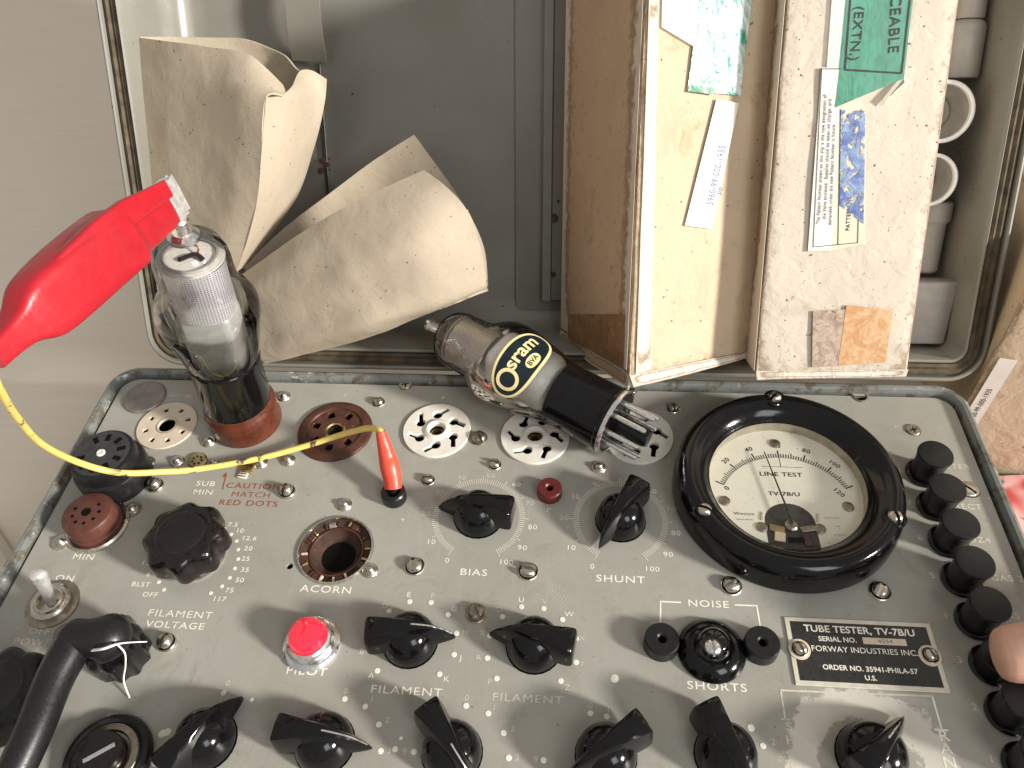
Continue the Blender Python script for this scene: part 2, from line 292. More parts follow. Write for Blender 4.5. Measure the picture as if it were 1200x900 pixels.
def table_mat():
    m,nt,b=newmat('beige_table_cloth')
    base=mix(nt,ramp(nt,noise(nt,.05,4),.3,.7),(.86,.76,.62),(.92,.82,.68))
    wv=noise(nt,1.0,3,.6,coord(nt,(.15,3,1)))
    base=mix(nt,ramp(nt,wv,.4,.7,(0,0,0,1),(.35,)*3+(1,)),base,(.78,.69,.57))
    nt.links.new(base,b.inputs['Base Color']); b.inputs['Roughness'].default_value=.75
    bp=N(nt,'ShaderNodeBump',Strength=.05,Distance=.1); nt.links.new(wv,bp.inputs['Height']); nt.links.new(bp.outputs[0],b.inputs['Normal'])
    return m
M['table']=table_mat()
def cloth_mat():
    m,nt,b=newmat('red_white_patterned_cloth')
    base=mix(nt,ramp(nt,noise(nt,.28,2,.5,None,.4),.44,.50),(.52,.07,.07),(.72,.42,.38))
    base=mix(nt,ramp(nt,noise(nt,.4,2,.5,coord(nt,(1,2,1)),.2),.60,.64),base,(.10,.05,.05))
    base=mix(nt,ramp(nt,noise(nt,.33,2,.5,coord(nt,(2,1,1)),.2),.62,.66),base,(.75,.70,.66))
    nt.links.new(base,b.inputs['Base Color']); b.inputs['Roughness'].default_value=.9
    return m
M['cloth']=cloth_mat()

# ------------------------------------------------------------------ object helpers
def tagp(o,label=None,cat=None,group=None,kind=None):
    if label: o['label']=label
    if cat: o['category']=cat
    if group: o['group']=group
    if kind: o['kind']=kind
    return o
def link(name,me,parent=None,mat=None,loc=None,rotz=None,mw=None,label=None,smooth=True):
    o=bpy.data.objects.new(name,me); col.objects.link(o)
    if mat is not None and me is not None and len(me.materials)==0: me.materials.append(mat)
    if parent is not None: o.parent=parent
    if mw is not None: o.matrix_local=mw
    if loc is not None: o.location=loc
    if rotz is not None: o.rotation_euler=(0,0,rotz)
    if label: o['label']=label
    return o
def bm_mesh(bm,name,smooth=35):
    bmesh.ops.recalc_face_normals(bm,faces=bm.faces[:])
    me=bpy.data.meshes.new(name); 
    if smooth:
        for f in bm.faces: f.smooth=True
        a=R(smooth)
        for e in bm.edges:
            if len(e.link_faces)==2 and e.calc_face_angle(0)>a: e.smooth=False
    bm.to_mesh(me); bm.free(); return me
def empty(name,label=None,cat=None,loc=(0,0,0),group=None):
    o=bpy.data.objects.new(name,None); o.empty_display_size=1; col.objects.link(o); o.location=loc; tagp(o,label,cat,group); return o
def loft(bm,rings,closed=True,cap0=False,cap1=False):
    vr=[[bm.verts.new(p) for p in r] for r in rings]; n=len(vr[0])
    for a,b in zip(vr,vr[1:]):
        for i in range(n if closed else n-1):
            j=(i+1)%n; bm.faces.new((a[i],a[j],b[j],b[i]))
    if cap0: bm.faces.new(vr[0][::-1])
    if cap1: bm.faces.new(vr[-1])
    return vr
def ring(r,z,n=40,cx=0,cy=0,lobe=0,k=0,ph=0):
    return [Vector((cx+(r+lobe*math.cos(k*(2*math.pi*i/n)+ph))*math.cos(2*math.pi*i/n),cy+(r+lobe*math.cos(k*(2*math.pi*i/n)+ph))*math.sin(2*math.pi*i/n),z)) for i in range(n)]
def lathe(prof,n=40,bm=None,cap0=True,cap1=True,lobe=None,k=0):
    own=bm is None
    if own: bm=bmesh.new()
    rs=[ring(max(r,1e-3),z,n,lobe=(lobe[i] if lobe else 0),k=k) for i,(r,z) in enumerate(prof)]
    loft(bm,rs,cap0=cap0,cap1=cap1)
    return bm
def lathe_me(name,prof,n=40,**kw): return bm_mesh(lathe(prof,n,**kw),name)
def box_bm(bm,x0,x1,y0,y1,z0,z1,bev=0,seg=2):
    b2=bmesh.new(); vs=[b2.verts.new((x,y,z)) for x in (x0,x1) for y in (y0,y1) for z in (z0,z1)]
    for f in ((0,1,3,2),(4,6,7,5),(0,4,5,1),(2,3,7,6),(0,2,6,4),(1,5,7,3)): b2.faces.new([vs[i] for i in f])
    if bev: bmesh.ops.bevel(b2,geom=b2.edges[:],offset=bev,segments=seg,profile=.5,affect='EDGES')
    merge(bm,b2); return bm
def merge(bm,b2,mat=None):
    if mat is not None: bmesh.ops.transform(b2,matrix=mat,verts=b2.verts[:])
    mp={v:bm.verts.new(v.co) for v in b2.verts}
    for f in b2.faces:
        try: bm.faces.new([mp[v] for v in f.verts])
        except ValueError: pass
    b2.free()
def catmull(pts,n):
    out=[]; L=len(pts)
    for i in range(L-1):
        p0=pts[max(i-1,0)];p1=pts[i];p2=pts[i+1];p3=pts[min(i+2,L-1)]
        for j in range(n):
            t=j/n; out.append(.5*((2*p1)+(p2-p0)*t+(2*p0-5*p1+4*p2-p3)*t*t+(3*p1-p0-3*p2+p3)*t**3))
    out.append(pts[-1].copy()); return out
def tube(bm,pts,rad,n=12,sub=6,caps=True,flat=1.0):
    pts=[Vector(p) for p in pts]
    rr=rad if isinstance(rad,(list,tuple)) else [rad]*len(pts)
    cp=catmull(pts,sub) if sub>1 else pts
    rc=[v.x for v in catmull([Vector((r,0,0)) for r in rr],sub)] if sub>1 else rr
    rings=[]; up=None
    for i,p in enumerate(cp):
        t=(cp[min(i+1,len(cp)-1)]-cp[max(i-1,0)]).normalized()
        if up is None: up=t.orthogonal().normalized()
        up=(up-t*up.dot(t)).normalized(); s=t.cross(up)
        rings.append([p+(up*math.cos(2*math.pi*k/n)+s*math.sin(2*math.pi*k/n)*flat)*max(rc[i],.002) for k in range(n)])
    loft(bm,rings,cap0=caps,cap1=caps); return bm
# deferred curve -> mesh conversion (plates with holes, lettering)
PENDING=[]
def pend(cu,name,parent,mat,mw,label=None,post=None):
    me=bpy.data.meshes.new(name); me.materials.append(mat)
    o=bpy.data.objects.new(name,me); col.objects.link(o)
    if parent is not None: o.parent=parent
    o.matrix_local=mw
    if label: o['label']=label
    t=bpy.data.objects.new('tmp',cu); col.objects.link(t)
    PENDING.append((t,o,mat,post)); return o
def plate_curve(outer,holes,thick,bevel=0):
    cu=bpy.data.curves.new('plate','CURVE'); cu.dimensions='2D'; cu.fill_mode='BOTH'; cu.extrude=thick/2; cu.bevel_depth=bevel; cu.bevel_resolution=1
    for pts in [outer]+holes:
        s=cu.splines.new('POLY'); s.points.add(len(pts)-1)
        for i,p in enumerate(pts): s.points[i].co=(p[0],p[1],0,1)
        s.use_cyclic_u=True
    return cu
def circ(cx,cy,r,n=40,a0=0): return [(cx+r*math.cos(a0+2*math.pi*i/n),cy+r*math.sin(a0+2*math.pi*i/n)) for i in range(n)]
def rot2(pts,a,cx=0,cy=0): return [(cx+x*math.cos(a)-y*math.sin(a),cy+x*math.sin(a)+y*math.cos(a)) for x,y in pts]
def text(s,parent,mat,mw,cap=.3,wide=1.2,bold=.006,align='CENTER',label=None,name='lettering',spacing=1.08,shear=0):
    cu=bpy.data.curves.new('text','FONT'); cu.body=s; cu.size=cap*.9/.70; cu.align_x=align; cu.align_y='CENTER'; cu.offset=0 if ('M' in s or 'W' in s) else bold; cu.space_character=spacing; cu.resolution_u=3; cu.shear=shear
    o_=pend(cu,name,parent,mat,mw@Matrix.Diagonal((wide,1,1,1)),label)
    if ' ' in s or len(s)>10: o_['kind']='stuff'
    return o_
def finish_pending():
    dg=bpy.context.evaluated_depsgraph_get(); dg.update()
    for t,o,mat,post in PENDING:
        me=bpy.data.meshes.new_from_object(t.evaluated_get(dg)); me.name=o.name; me.materials.clear(); me.materials.append(mat)
        if post: post(me)
        o.data=me
    for t,o,_,_ in PENDING:
        cu=t.data; bpy.data.objects.remove(t); bpy.data.curves.remove(cu)
TR=Matrix.Translation

# ================================================================== SETTING
bm=bmesh.new()
vs_=[bm.verts.new(p) for p in ((-260,-120,0),(260,-120,0),(260,320,0),(-260,320,0))]; bm.faces.new(vs_)
link('table_top',bm_mesh(bm,'table_top'),mat=M['table'],loc=(0,0,-7.0))['kind']='structure'
bpy.data.objects['table_top']['label']='beige table surface under the tester'

# ================================================================== TUBE TESTER
T=empty('tube_tester','grey military electron tube tester with open lid, meter, sockets and black knobs','tube tester',(-2.5,12,0))
T.location=(0,0,0)
X0,X1,Y1,Y0=-21.95,16.95,24.05,-2.0
def rrect(x0,x1,y0,y1,r,z,n=8):
    out=[]
    for cx,cy,a in ((x1-r,y1-r,0),(x0+r,y1-r,90),(x0+r,y0+r,180),(x1-r,y0+r,270)):
        for i in range(n+1):
            t=R(a+90*i/n); out.append(Vector((cx+r*math.cos(t),cy+r*math.sin(t),z)))
    return out
def trayrings(x0,x1,y0,y1,prof,r0):
    return [rrect(x0+i,x1-i,y0+i,y1-i,max(r0-i,.15),z) for i,z in prof]
bm=bmesh.new()
loft(bm,trayrings(X0,X1,Y0,Y1,((.30,-6.9),(.05,-6.6),(.0,-1),(.0,.10),(.07,.26),(.2,.33),(.34,.30),(.42,.2),(.45,.04),(.45,-.35)),1.3),cap0=True)
link('case_rim',bm_mesh(bm,'case_rim'),T,M['rim'],label='worn grey rolled edge round the panel')
holes=[]; 
def hole(px,py,r): p=P(px,py); holes.append(circ(p.x,p.y,r)); return p
SK={}
SK['octal']=hole(196,499,1.36)
SK['brown']=hole(393,506,1.62)
SK['c1']=hole(512,505,1.50); SK['c2']=hole(627,512,1.50); SK['c3']=hole(748,512,1.50)
SK['acorn']=hole(393,644,1.50)
SK['h1']=hole(339.5,663.5,.13); SK['h2']=hole(1008,464,.33)
i_=.58
outer=[(v.x,v.y) for v in rrect(X0+i_,X1-i_,Y0+i_,Y1-i_,.8,0)]
pend(plate_curve(outer,holes,.12),'panel',T,M['panel'],TR((0,0,-.06)),label='grey painted control panel')
bm=bmesh.new(); box_bm(bm,X0+.5,X1-.5,Y0+.5,Y1-.5,-.7,-.6); link('panel_groove',bm_mesh(bm,'groove'),T,M['dark'])
# ---- ceramic sockets with keyhole slots
def socket_ceramic(p,a0,nslot=6,label=None):
    o=[]
    s=circ(0,0,1.46,56)
    hs=[circ(0,0,.36,24)]
    for k in range(nslot):
        a=a0+k*2*math.pi/nslot
        key=[]
        for i in range(13):
            t=R(-150+300*i/12)+math.pi; key.append((.17*math.cos(t),.17*math.sin(t)))
        # round hole with a slot leaving at a slant
        key=[( .235*math.cos(R(32+296*i/14)),.235*math.sin(R(32+296*i/14))) for i in range(15)]+[(.60,-.125),(.60,.125)]
        pts=rot2(key,a+R(-58)); pts=[(x+.84*math.cos(a),y+.84*math.sin(a)) for x,y in pts]; hs.append(pts)
    body=pend(plate_curve(s,hs,.16,.03),'socket',T,M['ceramic'],TR((p.x,p.y,.0)),label=label)
    # raised centre boss
    bm=bmesh.new(); loft(bm,[ring(.36,.0,32),ring(.36,.17,32),ring(.42,.20,32),ring(.54,.17,32),ring(.62,.10,32)])
    link('boss',bm_mesh(bm,'boss'),body,M['ceramic'])
    bm=lathe([(.35,-.5),(.35,-.2),(.25,-.2),(.22,-.35)],24,cap0=True,cap1=False); link('spigot_well',bm_mesh(bm,'spigot_well'),body,M['brass'])
    bm=lathe([(1.45,-.1),(1.45,-.58),(.0,-.58)],40,cap0=False,cap1=False); link('socket_well',bm_mesh(bm,'socket_well'),body,M['dark'])
    return body
socket_ceramic(SK['c1'],R(35),label='white ceramic socket right of the red test plug')
socket_ceramic(SK['c2'],R(70),label='white ceramic socket partly under the lying valve')
socket_ceramic(SK['c3'],R(20),label='white ceramic socket under the pins of the lying valve')
# octal cream
def octal(p,mat,ro,rp,hw,label,z=.0):
    hs=[circ(0,0,.40,24)]
    for k in range(8):
        a=R(22.5)+k*R(45)
        pts=rot2([(-.13,-.1),(.13,-.14),(.13,.14),(-.13,.1)],a); hs.append([(x+rp*math.cos(a),y+rp*math.sin(a)) for x,y in pts])
    body=pend(plate_curve(circ(0,0,ro,56),hs,.10,.02),'socket',T,mat,TR((p.x,p.y,z)),label=label)
    bm=bmesh.new(); loft(bm,[ring(.41,-.05,32),ring(.41,.06,32),ring(.46,.08,32),ring(.52,.06,32)]); link('rim_ring',bm_mesh(bm,'rim_ring'),body,M['nickel'])
    bm=lathe([(ro-.05,-.1),(ro-.05,-.55),(.0,-.55)],40,cap0=False,cap1=False); link('socket_well',bm_mesh(bm,'socket_well'),body,M['dark'])
    return body
octal(SK['octal'],M['cream'],1.32,.92,.1,'cream octal socket near the rear left corner')
# brown large socket
p=SK['brown']
hs=[circ(0,0,.46,28)]
for k in range(7):
    a=R(10)+k*R(360/7); pts=rot2([(-.18,-.17),(.12,-.17),(.20,-.08),(.20,.08),(.12,.17),(-.18,.17)],a); hs.append([(x+.92*math.cos(a),y+.92*math.sin(a)) for x,y in pts])
body=pend(plate_curve(circ(0,0,1.22,56),hs,.10,.02),'socket',T,M['brown'],TR((p.x,p.y,.03)),label='brown bakelite socket with a brass centre under the yellow wire')
bm=bmesh.new(); loft(bm,[ring(1.18,.02,56),ring(1.24,.14,56),ring(1.45,.16,56),ring(1.62,.10,56),ring(1.66,-.02,56)]); link('flange',bm_mesh(bm,'flange'),body,M['brown'])
bm=bmesh.new(); loft(bm,[ring(.32,-.3,32),ring(.34,.05,32),ring(.40,.10,32),ring(.47,.07,32),ring(.48,-.02,32)]); link('brass_ring',bm_mesh(bm,'brass_ring'),body,M['brass'])
bm=lathe([(1.55,-.1),(1.55,-.55),(.0,-.55)],40,cap0=False,cap1=False); link('socket_well',bm_mesh(bm,'socket_well'),body,M['well'])
# acorn socket
p=SK['acorn']; A=empty('socket',None,None,(p.x,p.y,0)); A.parent=T; A['label']='deep acorn socket with a ring of metal contacts'
bm=bmesh.new(); loft(bm,[ring(1.40,.00,56),ring(1.42,.07,56),ring(1.48,.08,56),ring(1.51,.015,56)]); link('rim_ring',bm_mesh(bm,'rim_ring'),A,M['nickel'])
bm=bmesh.new(); loft(bm,[ring(1.42,.02,56),ring(1.38,-.12,56),ring(1.1,-.2,56),ring(.92,-.34,56),ring(.70,-.50,56),ring(.60,-.90,56),ring(.001,-.95,56)]); link('socket_body',bm_mesh(bm,'socket_body'),A,M['well'])
bm=bmesh.new(); b2=lathe([(.98,-.2),(1.02,-.12),(1.08,-.14),(1.10,-.22)],48,cap0=False,cap1=False); merge(bm,b2); link('inner_ring',bm_mesh(bm,'inner_ring'),A,M['brown'])
for k in range(16):
    a=R(k*22.5+8); bm=bmesh.new(); box_bm(bm,1.12,1.36,-.045,.045,-.21,-.06 if k%2 else -.1,.01,1); link('contact',bm_mesh(bm,'contact'),A,M['cream'] if k in (12,11,13,8) else (M['brass'] if k%3==0 else M['well']),rotz=a)
for k in range(8):
    a=R(k*45+19); bm=bmesh.new(); box_bm(bm,1.10,1.38,-.15,.15,-.22,-.11,.02,1); link('segment',bm_mesh(bm,'segment'),A,M['brown'] if k!=2 else M['nickel'],rotz=a)
# wells of the small holes
for k,r in (('h1',.14),('h2',.34)):
    bm=lathe([(r,-.06),(r,-.5),(0,-.5)],24,cap0=False,cap1=False); link('screw_hole',bm_mesh(bm,'screw_hole'),T,M['dark'],loc=(SK[k].x,SK[k].y,0))
bm=bmesh.new(); loft(bm,[ring(.26,-.1,32),ring(.28,.03,32),ring(.34,.03,32),ring(.38,.01,32)]); link('eyelet',bm_mesh(bm,'eyelet'),T,M['nickel'],loc=(SK['h2'].x,SK['h2'].y,0))

# ---- screws
def slot_head(r,h,sw=.16,base=0,washer=0):
    bm=bmesh.new(); s=r*sw
    for sg in (1,-1):
        rs=[]
        for t,z in ((1,base),(1,base+h*.35),(.93,base+h*.62),(.72,base+h*.86),(.4,base+h),(.001,base+h*1.03)):
            rs.append([Vector((sg*(s+r*t*math.cos(R(-90+180*i/14))*(1-sw)),r*t*math.sin(R(-90+180*i/14)),z)) for i in range(15)])
        loft(bm,rs,cap0=True,cap1=True)
    merge(bm,lathe([(r*.9,base),(r*.9,base+h*.05),(0,base+h*.05)],24,cap0=False,cap1=False))
    if base: merge(bm,lathe([(r*1.25,0),(r*1.3,base*.6),(r*1.2,base),(r*.6,base)],28,cap0=False))
    if washer: merge(bm,lathe([(washer,0),(washer,.03),(r*.9,.04)],28,cap0=False,cap1=False))
    return bm_mesh(bm,'screw',30)
def rivet_mesh(r,h,fl):
    return lathe_me('rivet',[(fl,0),(fl,.04),(fl*.85,.09),(r*1.15,.07),(r,.1),(r*.93,h*.6),(r*.7,h*.88),(r*.35,h),(0,h*1.02)],28,cap0=False,cap1=False)
S_BIG=slot_head(.30,.24,.22,.05); S_MED=slot_head(.22,.20,.22,.05); S_FLAT=slot_head(.30,.06,.16,.02,washer=.36)
S_HI=slot_head(.27,.32,.22,.12); RV=rivet_mesh(.17,.24,.31); RVs=rivet_mesh(.13,.18,.22)
for me in (S_BIG,S_MED,S_FLAT,S_HI,RV,RVs): me.materials.append(M['nickel'])
for me in (S_BIG,S_MED,S_FLAT,S_HI):
    me.materials.append(M['dark']); zf=min(p.center.z for p in me.polygons if p.normal.z>.9 and p.center.xy.length<.2)
    for p in me.polygons:
        if abs(p.center.z-zf)<.004 and p.normal.z>.9: p.material_index=1
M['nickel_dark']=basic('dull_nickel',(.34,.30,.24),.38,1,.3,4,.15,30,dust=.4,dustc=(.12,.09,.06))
S_DULL=S_BIG.copy(); S_DULL.materials.clear(); S_DULL.materials.append(M['nickel_dark']); S_DULL.materials.append(M['dark'])
def put(me,px,py,rot=0,name='screw',label=None,h=0): 
    p=P(px,py,h); return link(name,me,T,loc=(p.x,p.y,.005),rotz=R(rot),label=label)
for px,py,me,rot in ((486,664,S_BIG,20),(619,670,S_BIG,80),(558,719,S_DULL,30),(857,687,S_BIG,-60),(1031,693,S_BIG,-35),(337,577,S_HI,-15),(183,570,S_HI,-12),(196,754,S_HI,-10),
    (502,563,S_MED,90),(1136,574,S_FLAT,45),(444,472,S_MED,10),(580,545,S_MED,75),(789,479,S_MED,10),(702,548,RV,0),(434,669,RV,0),(404,592,RV,0),(333,465,RV,0),(245,518,RV,0),(174,542,RV,0),(152,524,RVs,0),(208,541,RV,0),(306,543,RV,0),(338,540,RV,0),(252,543,RVs,0),(561,514,S_DULL,30)):
    put(me,px,py,rot,'screw' if me not in (RV,RVs) else 'rivet')
# phillips screws: disc with a cross recess
for px,py,rot in ((475,451,20),(738,457,0),(1070,504,10)):
    p=P(px,py); w_,l_=.045,.19
    cross=[(-w_,-l_),(w_,-l_),(w_,-w_),(l_,-w_),(l_,w_),(w_,w_),(w_,l_),(-w_,l_),(-w_,w_),(-l_,w_),(-l_,-w_),(-w_,-w_)]
    o=pend(plate_curve(circ(0,0,.27,28),[cross],.05,.015),'screw',T,M['nickel'],TR((p.x,p.y,.025))@Matrix.Rotation(R(rot),4,'Z'))
    bm=lathe([(.25,.002),(0,.002)],20,cap0=False,cap1=False); link('recess',bm_mesh(bm,'recess'),o,M['dark'],loc=(0,0,-.02))
    bm=bmesh.new(); loft(bm,[ring(.28,-.02,32),ring(.33,-.018,32)]); link('gap_ring',bm_mesh(bm,'gap'),o,M['nickel_dark'])  # dull nickel ring around the screw head

# ---- round blanking cap (grey)
p=P(170,466); link('blanking_cap',lathe_me('blanking_cap',[(.98,0),(.98,.05),(.92,.12),(.85,.13),(.78,.10),(0,.11)],48,cap0=False,cap1=False),T,basic('dull_lead_grey',(.26,.235,.21),.5,.5,.2,2,.1,30),loc=(p.x,p.y,0),label='flat grey metal blanking cap in the rear left corner')
# ---- subminiature sockets by the wire
p=P(232,541); o=link('socket',lathe_me('socket',[(.42,0),(.42,.10),(.36,.15),(.3,.12),(0,.12)],28,cap0=False,cap1=False),T,M['brass'],loc=(p.x,p.y,0),label='tiny round brass socket beside the yellow wire')
for k in range(7):
    a=R(k*51.4); link('pin_hole',lathe_me('pin_hole',[(.05,0),(.05,.01),(0,.01)],10,cap0=False,cap1=False),o,M['dark'],loc=(.2*math.cos(a),.2*math.sin(a),.122))
for px,py,wd,ht in ((272,544,.35,.1),(290,549,.28,.28),(285,558,.2,.14)):
    p=P(px,py); bm=bmesh.new(); box_bm(bm,-wd,wd,-ht,ht,0,.10,.03,2); o=link('socket',bm_mesh(bm,'socket'),T,M['brass'] if py<555 else M['ceramic'],loc=(p.x,p.y,0),rotz=R(-5),label='small flat in-line socket by the red caution text')
    for k in range(5): 
        for s in (-1,1):
            link('pin_hole',lathe_me('pin_hole',[(.03,0),(.03,.01),(0,.01)],8,cap0=False,cap1=False),o,M['dark'],loc=(-wd*.7+k*wd*.35,s*ht*.45,.101))

# ---- miniature brown socket, raised
pt=P(101,600,1.05); o=link('socket',lathe_me('socket',[(1.05,0),(1.05,.3),(1.0,.34),(1.0,.9),(.93,1.02),(.85,1.05),(0,1.05)],44,cap0=False,cap1=False),T,M['terracotta'],loc=(pt.x,pt.y,0),label='small red-brown raised socket with seven pin holes')
for k in range(7):
    a=R(k*40+165); link('pin_hole',lathe_me('pin_hole',[(.07,0),(.07,.01),(0,.01)],10,cap0=False,cap1=False),o,M['dark'],loc=(.52*math.cos(a),.52*math.sin(a),1.052))
link('centre_hole',lathe_me('centre_hole',[(.19,0),(.19,.01),(0,.01)],16,cap0=False,cap1=False),o,M['dark'],loc=(0,0,1.052))
bm=bmesh.new(); loft(bm,[ring(1.06,.0,48),ring(1.07,.14,48),ring(1.17,.17,48),ring(1.25,.10,48),ring(1.27,.0,48)])
for sx in (-1,1): merge(bm,lathe([(.36,.0),(.36,.07),(0,.07)],24,cap0=False,cap1=False),TR((sx*1.42,0,0)))
link('flange',bm_mesh(bm,'flange'),o,M['nickel'],rotz=R(35))
for sx in (-1,1): link('rivet',RVs,o,loc=(sx*1.42*math.cos(R(35)),sx*1.42*math.sin(R(35)),.07))

# ---- chicken head knobs
def knob_mesh(L1=1.62,L2=1.45,wb=.50,dome=.96,top=1.42):
    bm=bmesh.new()
    merge(bm,lathe([(dome,0),(dome*1.01,.12),(dome*.97,.4),(dome*.86,.72),(dome*.66,.98),(dome*.36,1.14),(0,1.18)],40,cap0=False,cap1=False))
    # bar: x from -L2 (blunt) to L1 (tip)
    st=[(-L2,.44,.36,.42,.98),(-L2*.97,.49,.42,.30,1.20),(-L2*.85,.52,.42,.25,1.30),(-L2*.5,.47,.33,.22,1.36),(0,.40,.24,.22,1.36),(L1*.3,.33,.17,.20,1.27),(L1*.55,.25,.11,.18,1.08),(L1*.78,.15,.06,.16,.78),(L1*.93,.07,.03,.14,.48),(L1,.015,.01,.13,.28)]
    rs=[]
    for x,w1,w2,zb,zt in st:
        rs.append([Vector((x,-w1,zb)),Vector((x,-w1*.97,zb+(zt-zb)*.55)),Vector((x,-w2,zt-.05)),Vector((x,-w2*.8,zt)),Vector((x,0,zt+.035)),Vector((x,w2*.8,zt)),Vector((x,w2,zt-.05)),Vector((x,w1*.97,zb+(zt-zb)*.55)),Vector((x,w1,zb))])
    # refine along x
    fine=[]
    for i in range(len(rs[0])): fine.append(catmull([r[i] for r in rs],3))
    rs2=[[fine[i][k] for i in range(len(rs[0]))] for k in range(len(fine[0]))]
    loft(bm,rs2,cap0=True,cap1=True)
    return bm_mesh(bm,'knob',28)
KM=knob_mesh(); KM.materials.append(M['black'])
KM2=knob_mesh(1.75,1.0,.42,1.05,1.4); KM2.materials.append(M['black'])
ln=bmesh.new(); tube(ln,[(.2,0,1.40),(.5,0,1.32),(.9,0,1.14),(1.25,0,.85),(1.52,0,.50)],.03,6,4,flat=1)
LINE=bm_mesh(ln,'index_line'); LINE.materials.append(M['steel'])
for px,py,ang,lab,me,line in ((561,606,172,'bias knob pointing left',KM,0),(727,610,238,'shunt knob pointing at zero',KM,0),(481,752,6,'left filament switch knob',KM,1),(626,758,170,'right filament switch knob',KM,0),
    (243,868,58,'knob at lower left pointing up right',KM,0),(381,872,-3,'lower row knob pointing right',KM,1),(530,882,-50,'lower row knob pointing down right',KM,1),(710,886,214,'lower row knob pointing down left',KM,0),(850,886,-62,'lower row knob pointing down',KM,0),(1020,888,45,'knob on the pale worn ring',KM2,1)):
    p=P(px,py); k=link('knob',me,T,loc=(p.x,p.y,.02),rotz=R(ang),label=lab)
    if line: link('index_line',LINE,k)
    bm=bmesh.new(); loft(bm,[ring(.3,.0,24),ring(1.0 if me is KM else 1.09,.0,24),ring(1.0 if me is KM else 1.09,.02,24)]); link('washer',bm_mesh(bm,'washer'),k,M['dark'],loc=(0,0,-.012))

# ---- lobed knobs
def lobed(k=8):
    prof=[(1.28,.30),(1.40,.36),(1.46,.5),(1.47,1.1),(1.42,1.38),(1.30,1.52),(1.12,1.58),(1.02,1.545),(.95,1.56),(.88,1.60),(.80,1.56),(0,1.53)]
    lo=[.10,.11,.12,.11,.09,.06,.03,.0,0,0,0,0]
    return lathe_me('knob',prof,96,cap0=True,cap1=False,lobe=lo,k=k)
LB=lobed(); LB.materials.append(M['knob_red']); LB2=LB.copy(); LB2.materials.clear(); LB2.materials.append(M['rubber'])
skirt=lathe_me('skirt',[(1.22,0),(1.22,.10),(1.10,.16),(1.0,.30)],48,cap0=False,cap1=True); skirt.materials.append(M['nickel'])
for px,py,me,lab in ((212,624,LB,'dark maroon lobed filament voltage knob'),(-6,806,LB2,'black lobed knob at the left edge')):
    p=P(px,py,1.58); k=link('knob',me,T,loc=(p.x,p.y,0),rotz=R(12),label=lab); link('skirt',skirt,k)

# ---- meter
mc=Vector((8.38,18.15,0)); MT=empty('meter',None,None,mc); MT.parent=T; MT['label']='round line test meter in a thick black bezel'
bez=[(4.32,.0),(4.38,.08),(4.38,.55),(4.33,.95),(4.22,1.22),(4.05,1.38),(3.85,1.44),(3.70,1.40),(3.60,1.30),(3.50,1.27),(3.35,1.20),(3.12,.93),(3.08,.86),(3.03,.82),(3.01,.78),(3.0,.32)]
link('bezel',lathe_me('bezel',bez,96,cap0=False,cap1=False),MT,M['black'])
link('inner_wall',lathe_me('inner_wall',[(2.99,.79),(2.985,.30)],72,cap0=False,cap1=False),MT,basic('dusty_meter_wall',(.42,.38,.30),.5,.2,.2,2,.1,30,dust=.4),loc=(0,0,0))
dl=link('dial',lathe_me('dial',[(3.0,.30),(0,.30)],72,cap0=False,cap1=False),MT,M['dial'],label='cream dial plate with black scale')
link('glass',lathe_me('glass',[(3.02,.80),(0,.955)],72,cap0=False,cap1=False),MT,M['glass'])
for a in (90,208,-28):
    o=link('screw',S_HI,MT,M['nickel'],loc=(3.90*math.cos(R(a)),3.90*math.sin(R(a)),1.16),rotz=R(a+40)); o.data=S_HI
    link('screw_cup',lathe_me('cup',[(.34,.0),(.44,.12),(.44,.20),(.34,.17),(.30,.05)],28,cap0=False,cap1=False),MT,M['black'],loc=(3.90*math.cos(R(a)),3.90*math.sin(R(a)),1.16))
def dz(px,py): p=P(px,py,.31); return p.x-mc.x,p.y-mc.y
c0=dz(912,533); # 60 mark
dcx=c0[0]; dR=2.78; dcy=c0[1]-dR
bm=bmesh.new()
for k in range(61):
    a=R(153-126*k/60); L=.34 if k%10==0 else (.24 if k%5==0 else .17); wd=.028 if k%10==0 else .020
    d=Vector((math.cos(a),math.sin(a),0)); s=Vector((-d.y,d.x,0)); c=Vector((dcx,dcy,0))
    pts=[c+d*(dR-.12)+s*wd,c+d*(dR-.12)-s*wd,c+d*(dR-.12+L)-s*wd,c+d*(dR-.12+L)+s*wd]
    bm.faces.new([bm.verts.new(v+Vector((0,0,.308))) for v in pts])
# arc line
pa=[]; 
for k in range(61):
    a=R(153-126*k/60); d=Vector((math.cos(a),math.sin(a),0)); pa.append((Vector((dcx,dcy,.309))+d*(dR-.12),Vector((dcx,dcy,.309))+d*(dR-.135)))
vv=[(bm.verts.new(a),bm.verts.new(b)) for a,b in pa]
for a,b in zip(vv,vv[1:]): bm.faces.new((a[0],b[0],b[1],a[1]))
for x0,x1,yy in ((-.0,.02,None),):
    bm.faces.new([bm.verts.new((dcx+x,dcy+y,.3085)) for x,y in ((.0,dR-.1),(.022,dR-.1),(.022,dR-.62),(.0,dR-.62))])
    bm.faces.new([bm.verts.new((dcx+x,dcy+y,.3085)) for x,y in ((-.75,dR-.62),(.85,dR-.62),(.85,dR-.60),(-.75,dR-.60))])
link('scale_marks',bm_mesh(bm,'scale_marks',0),dl,M['ink'])['kind']='stuff'
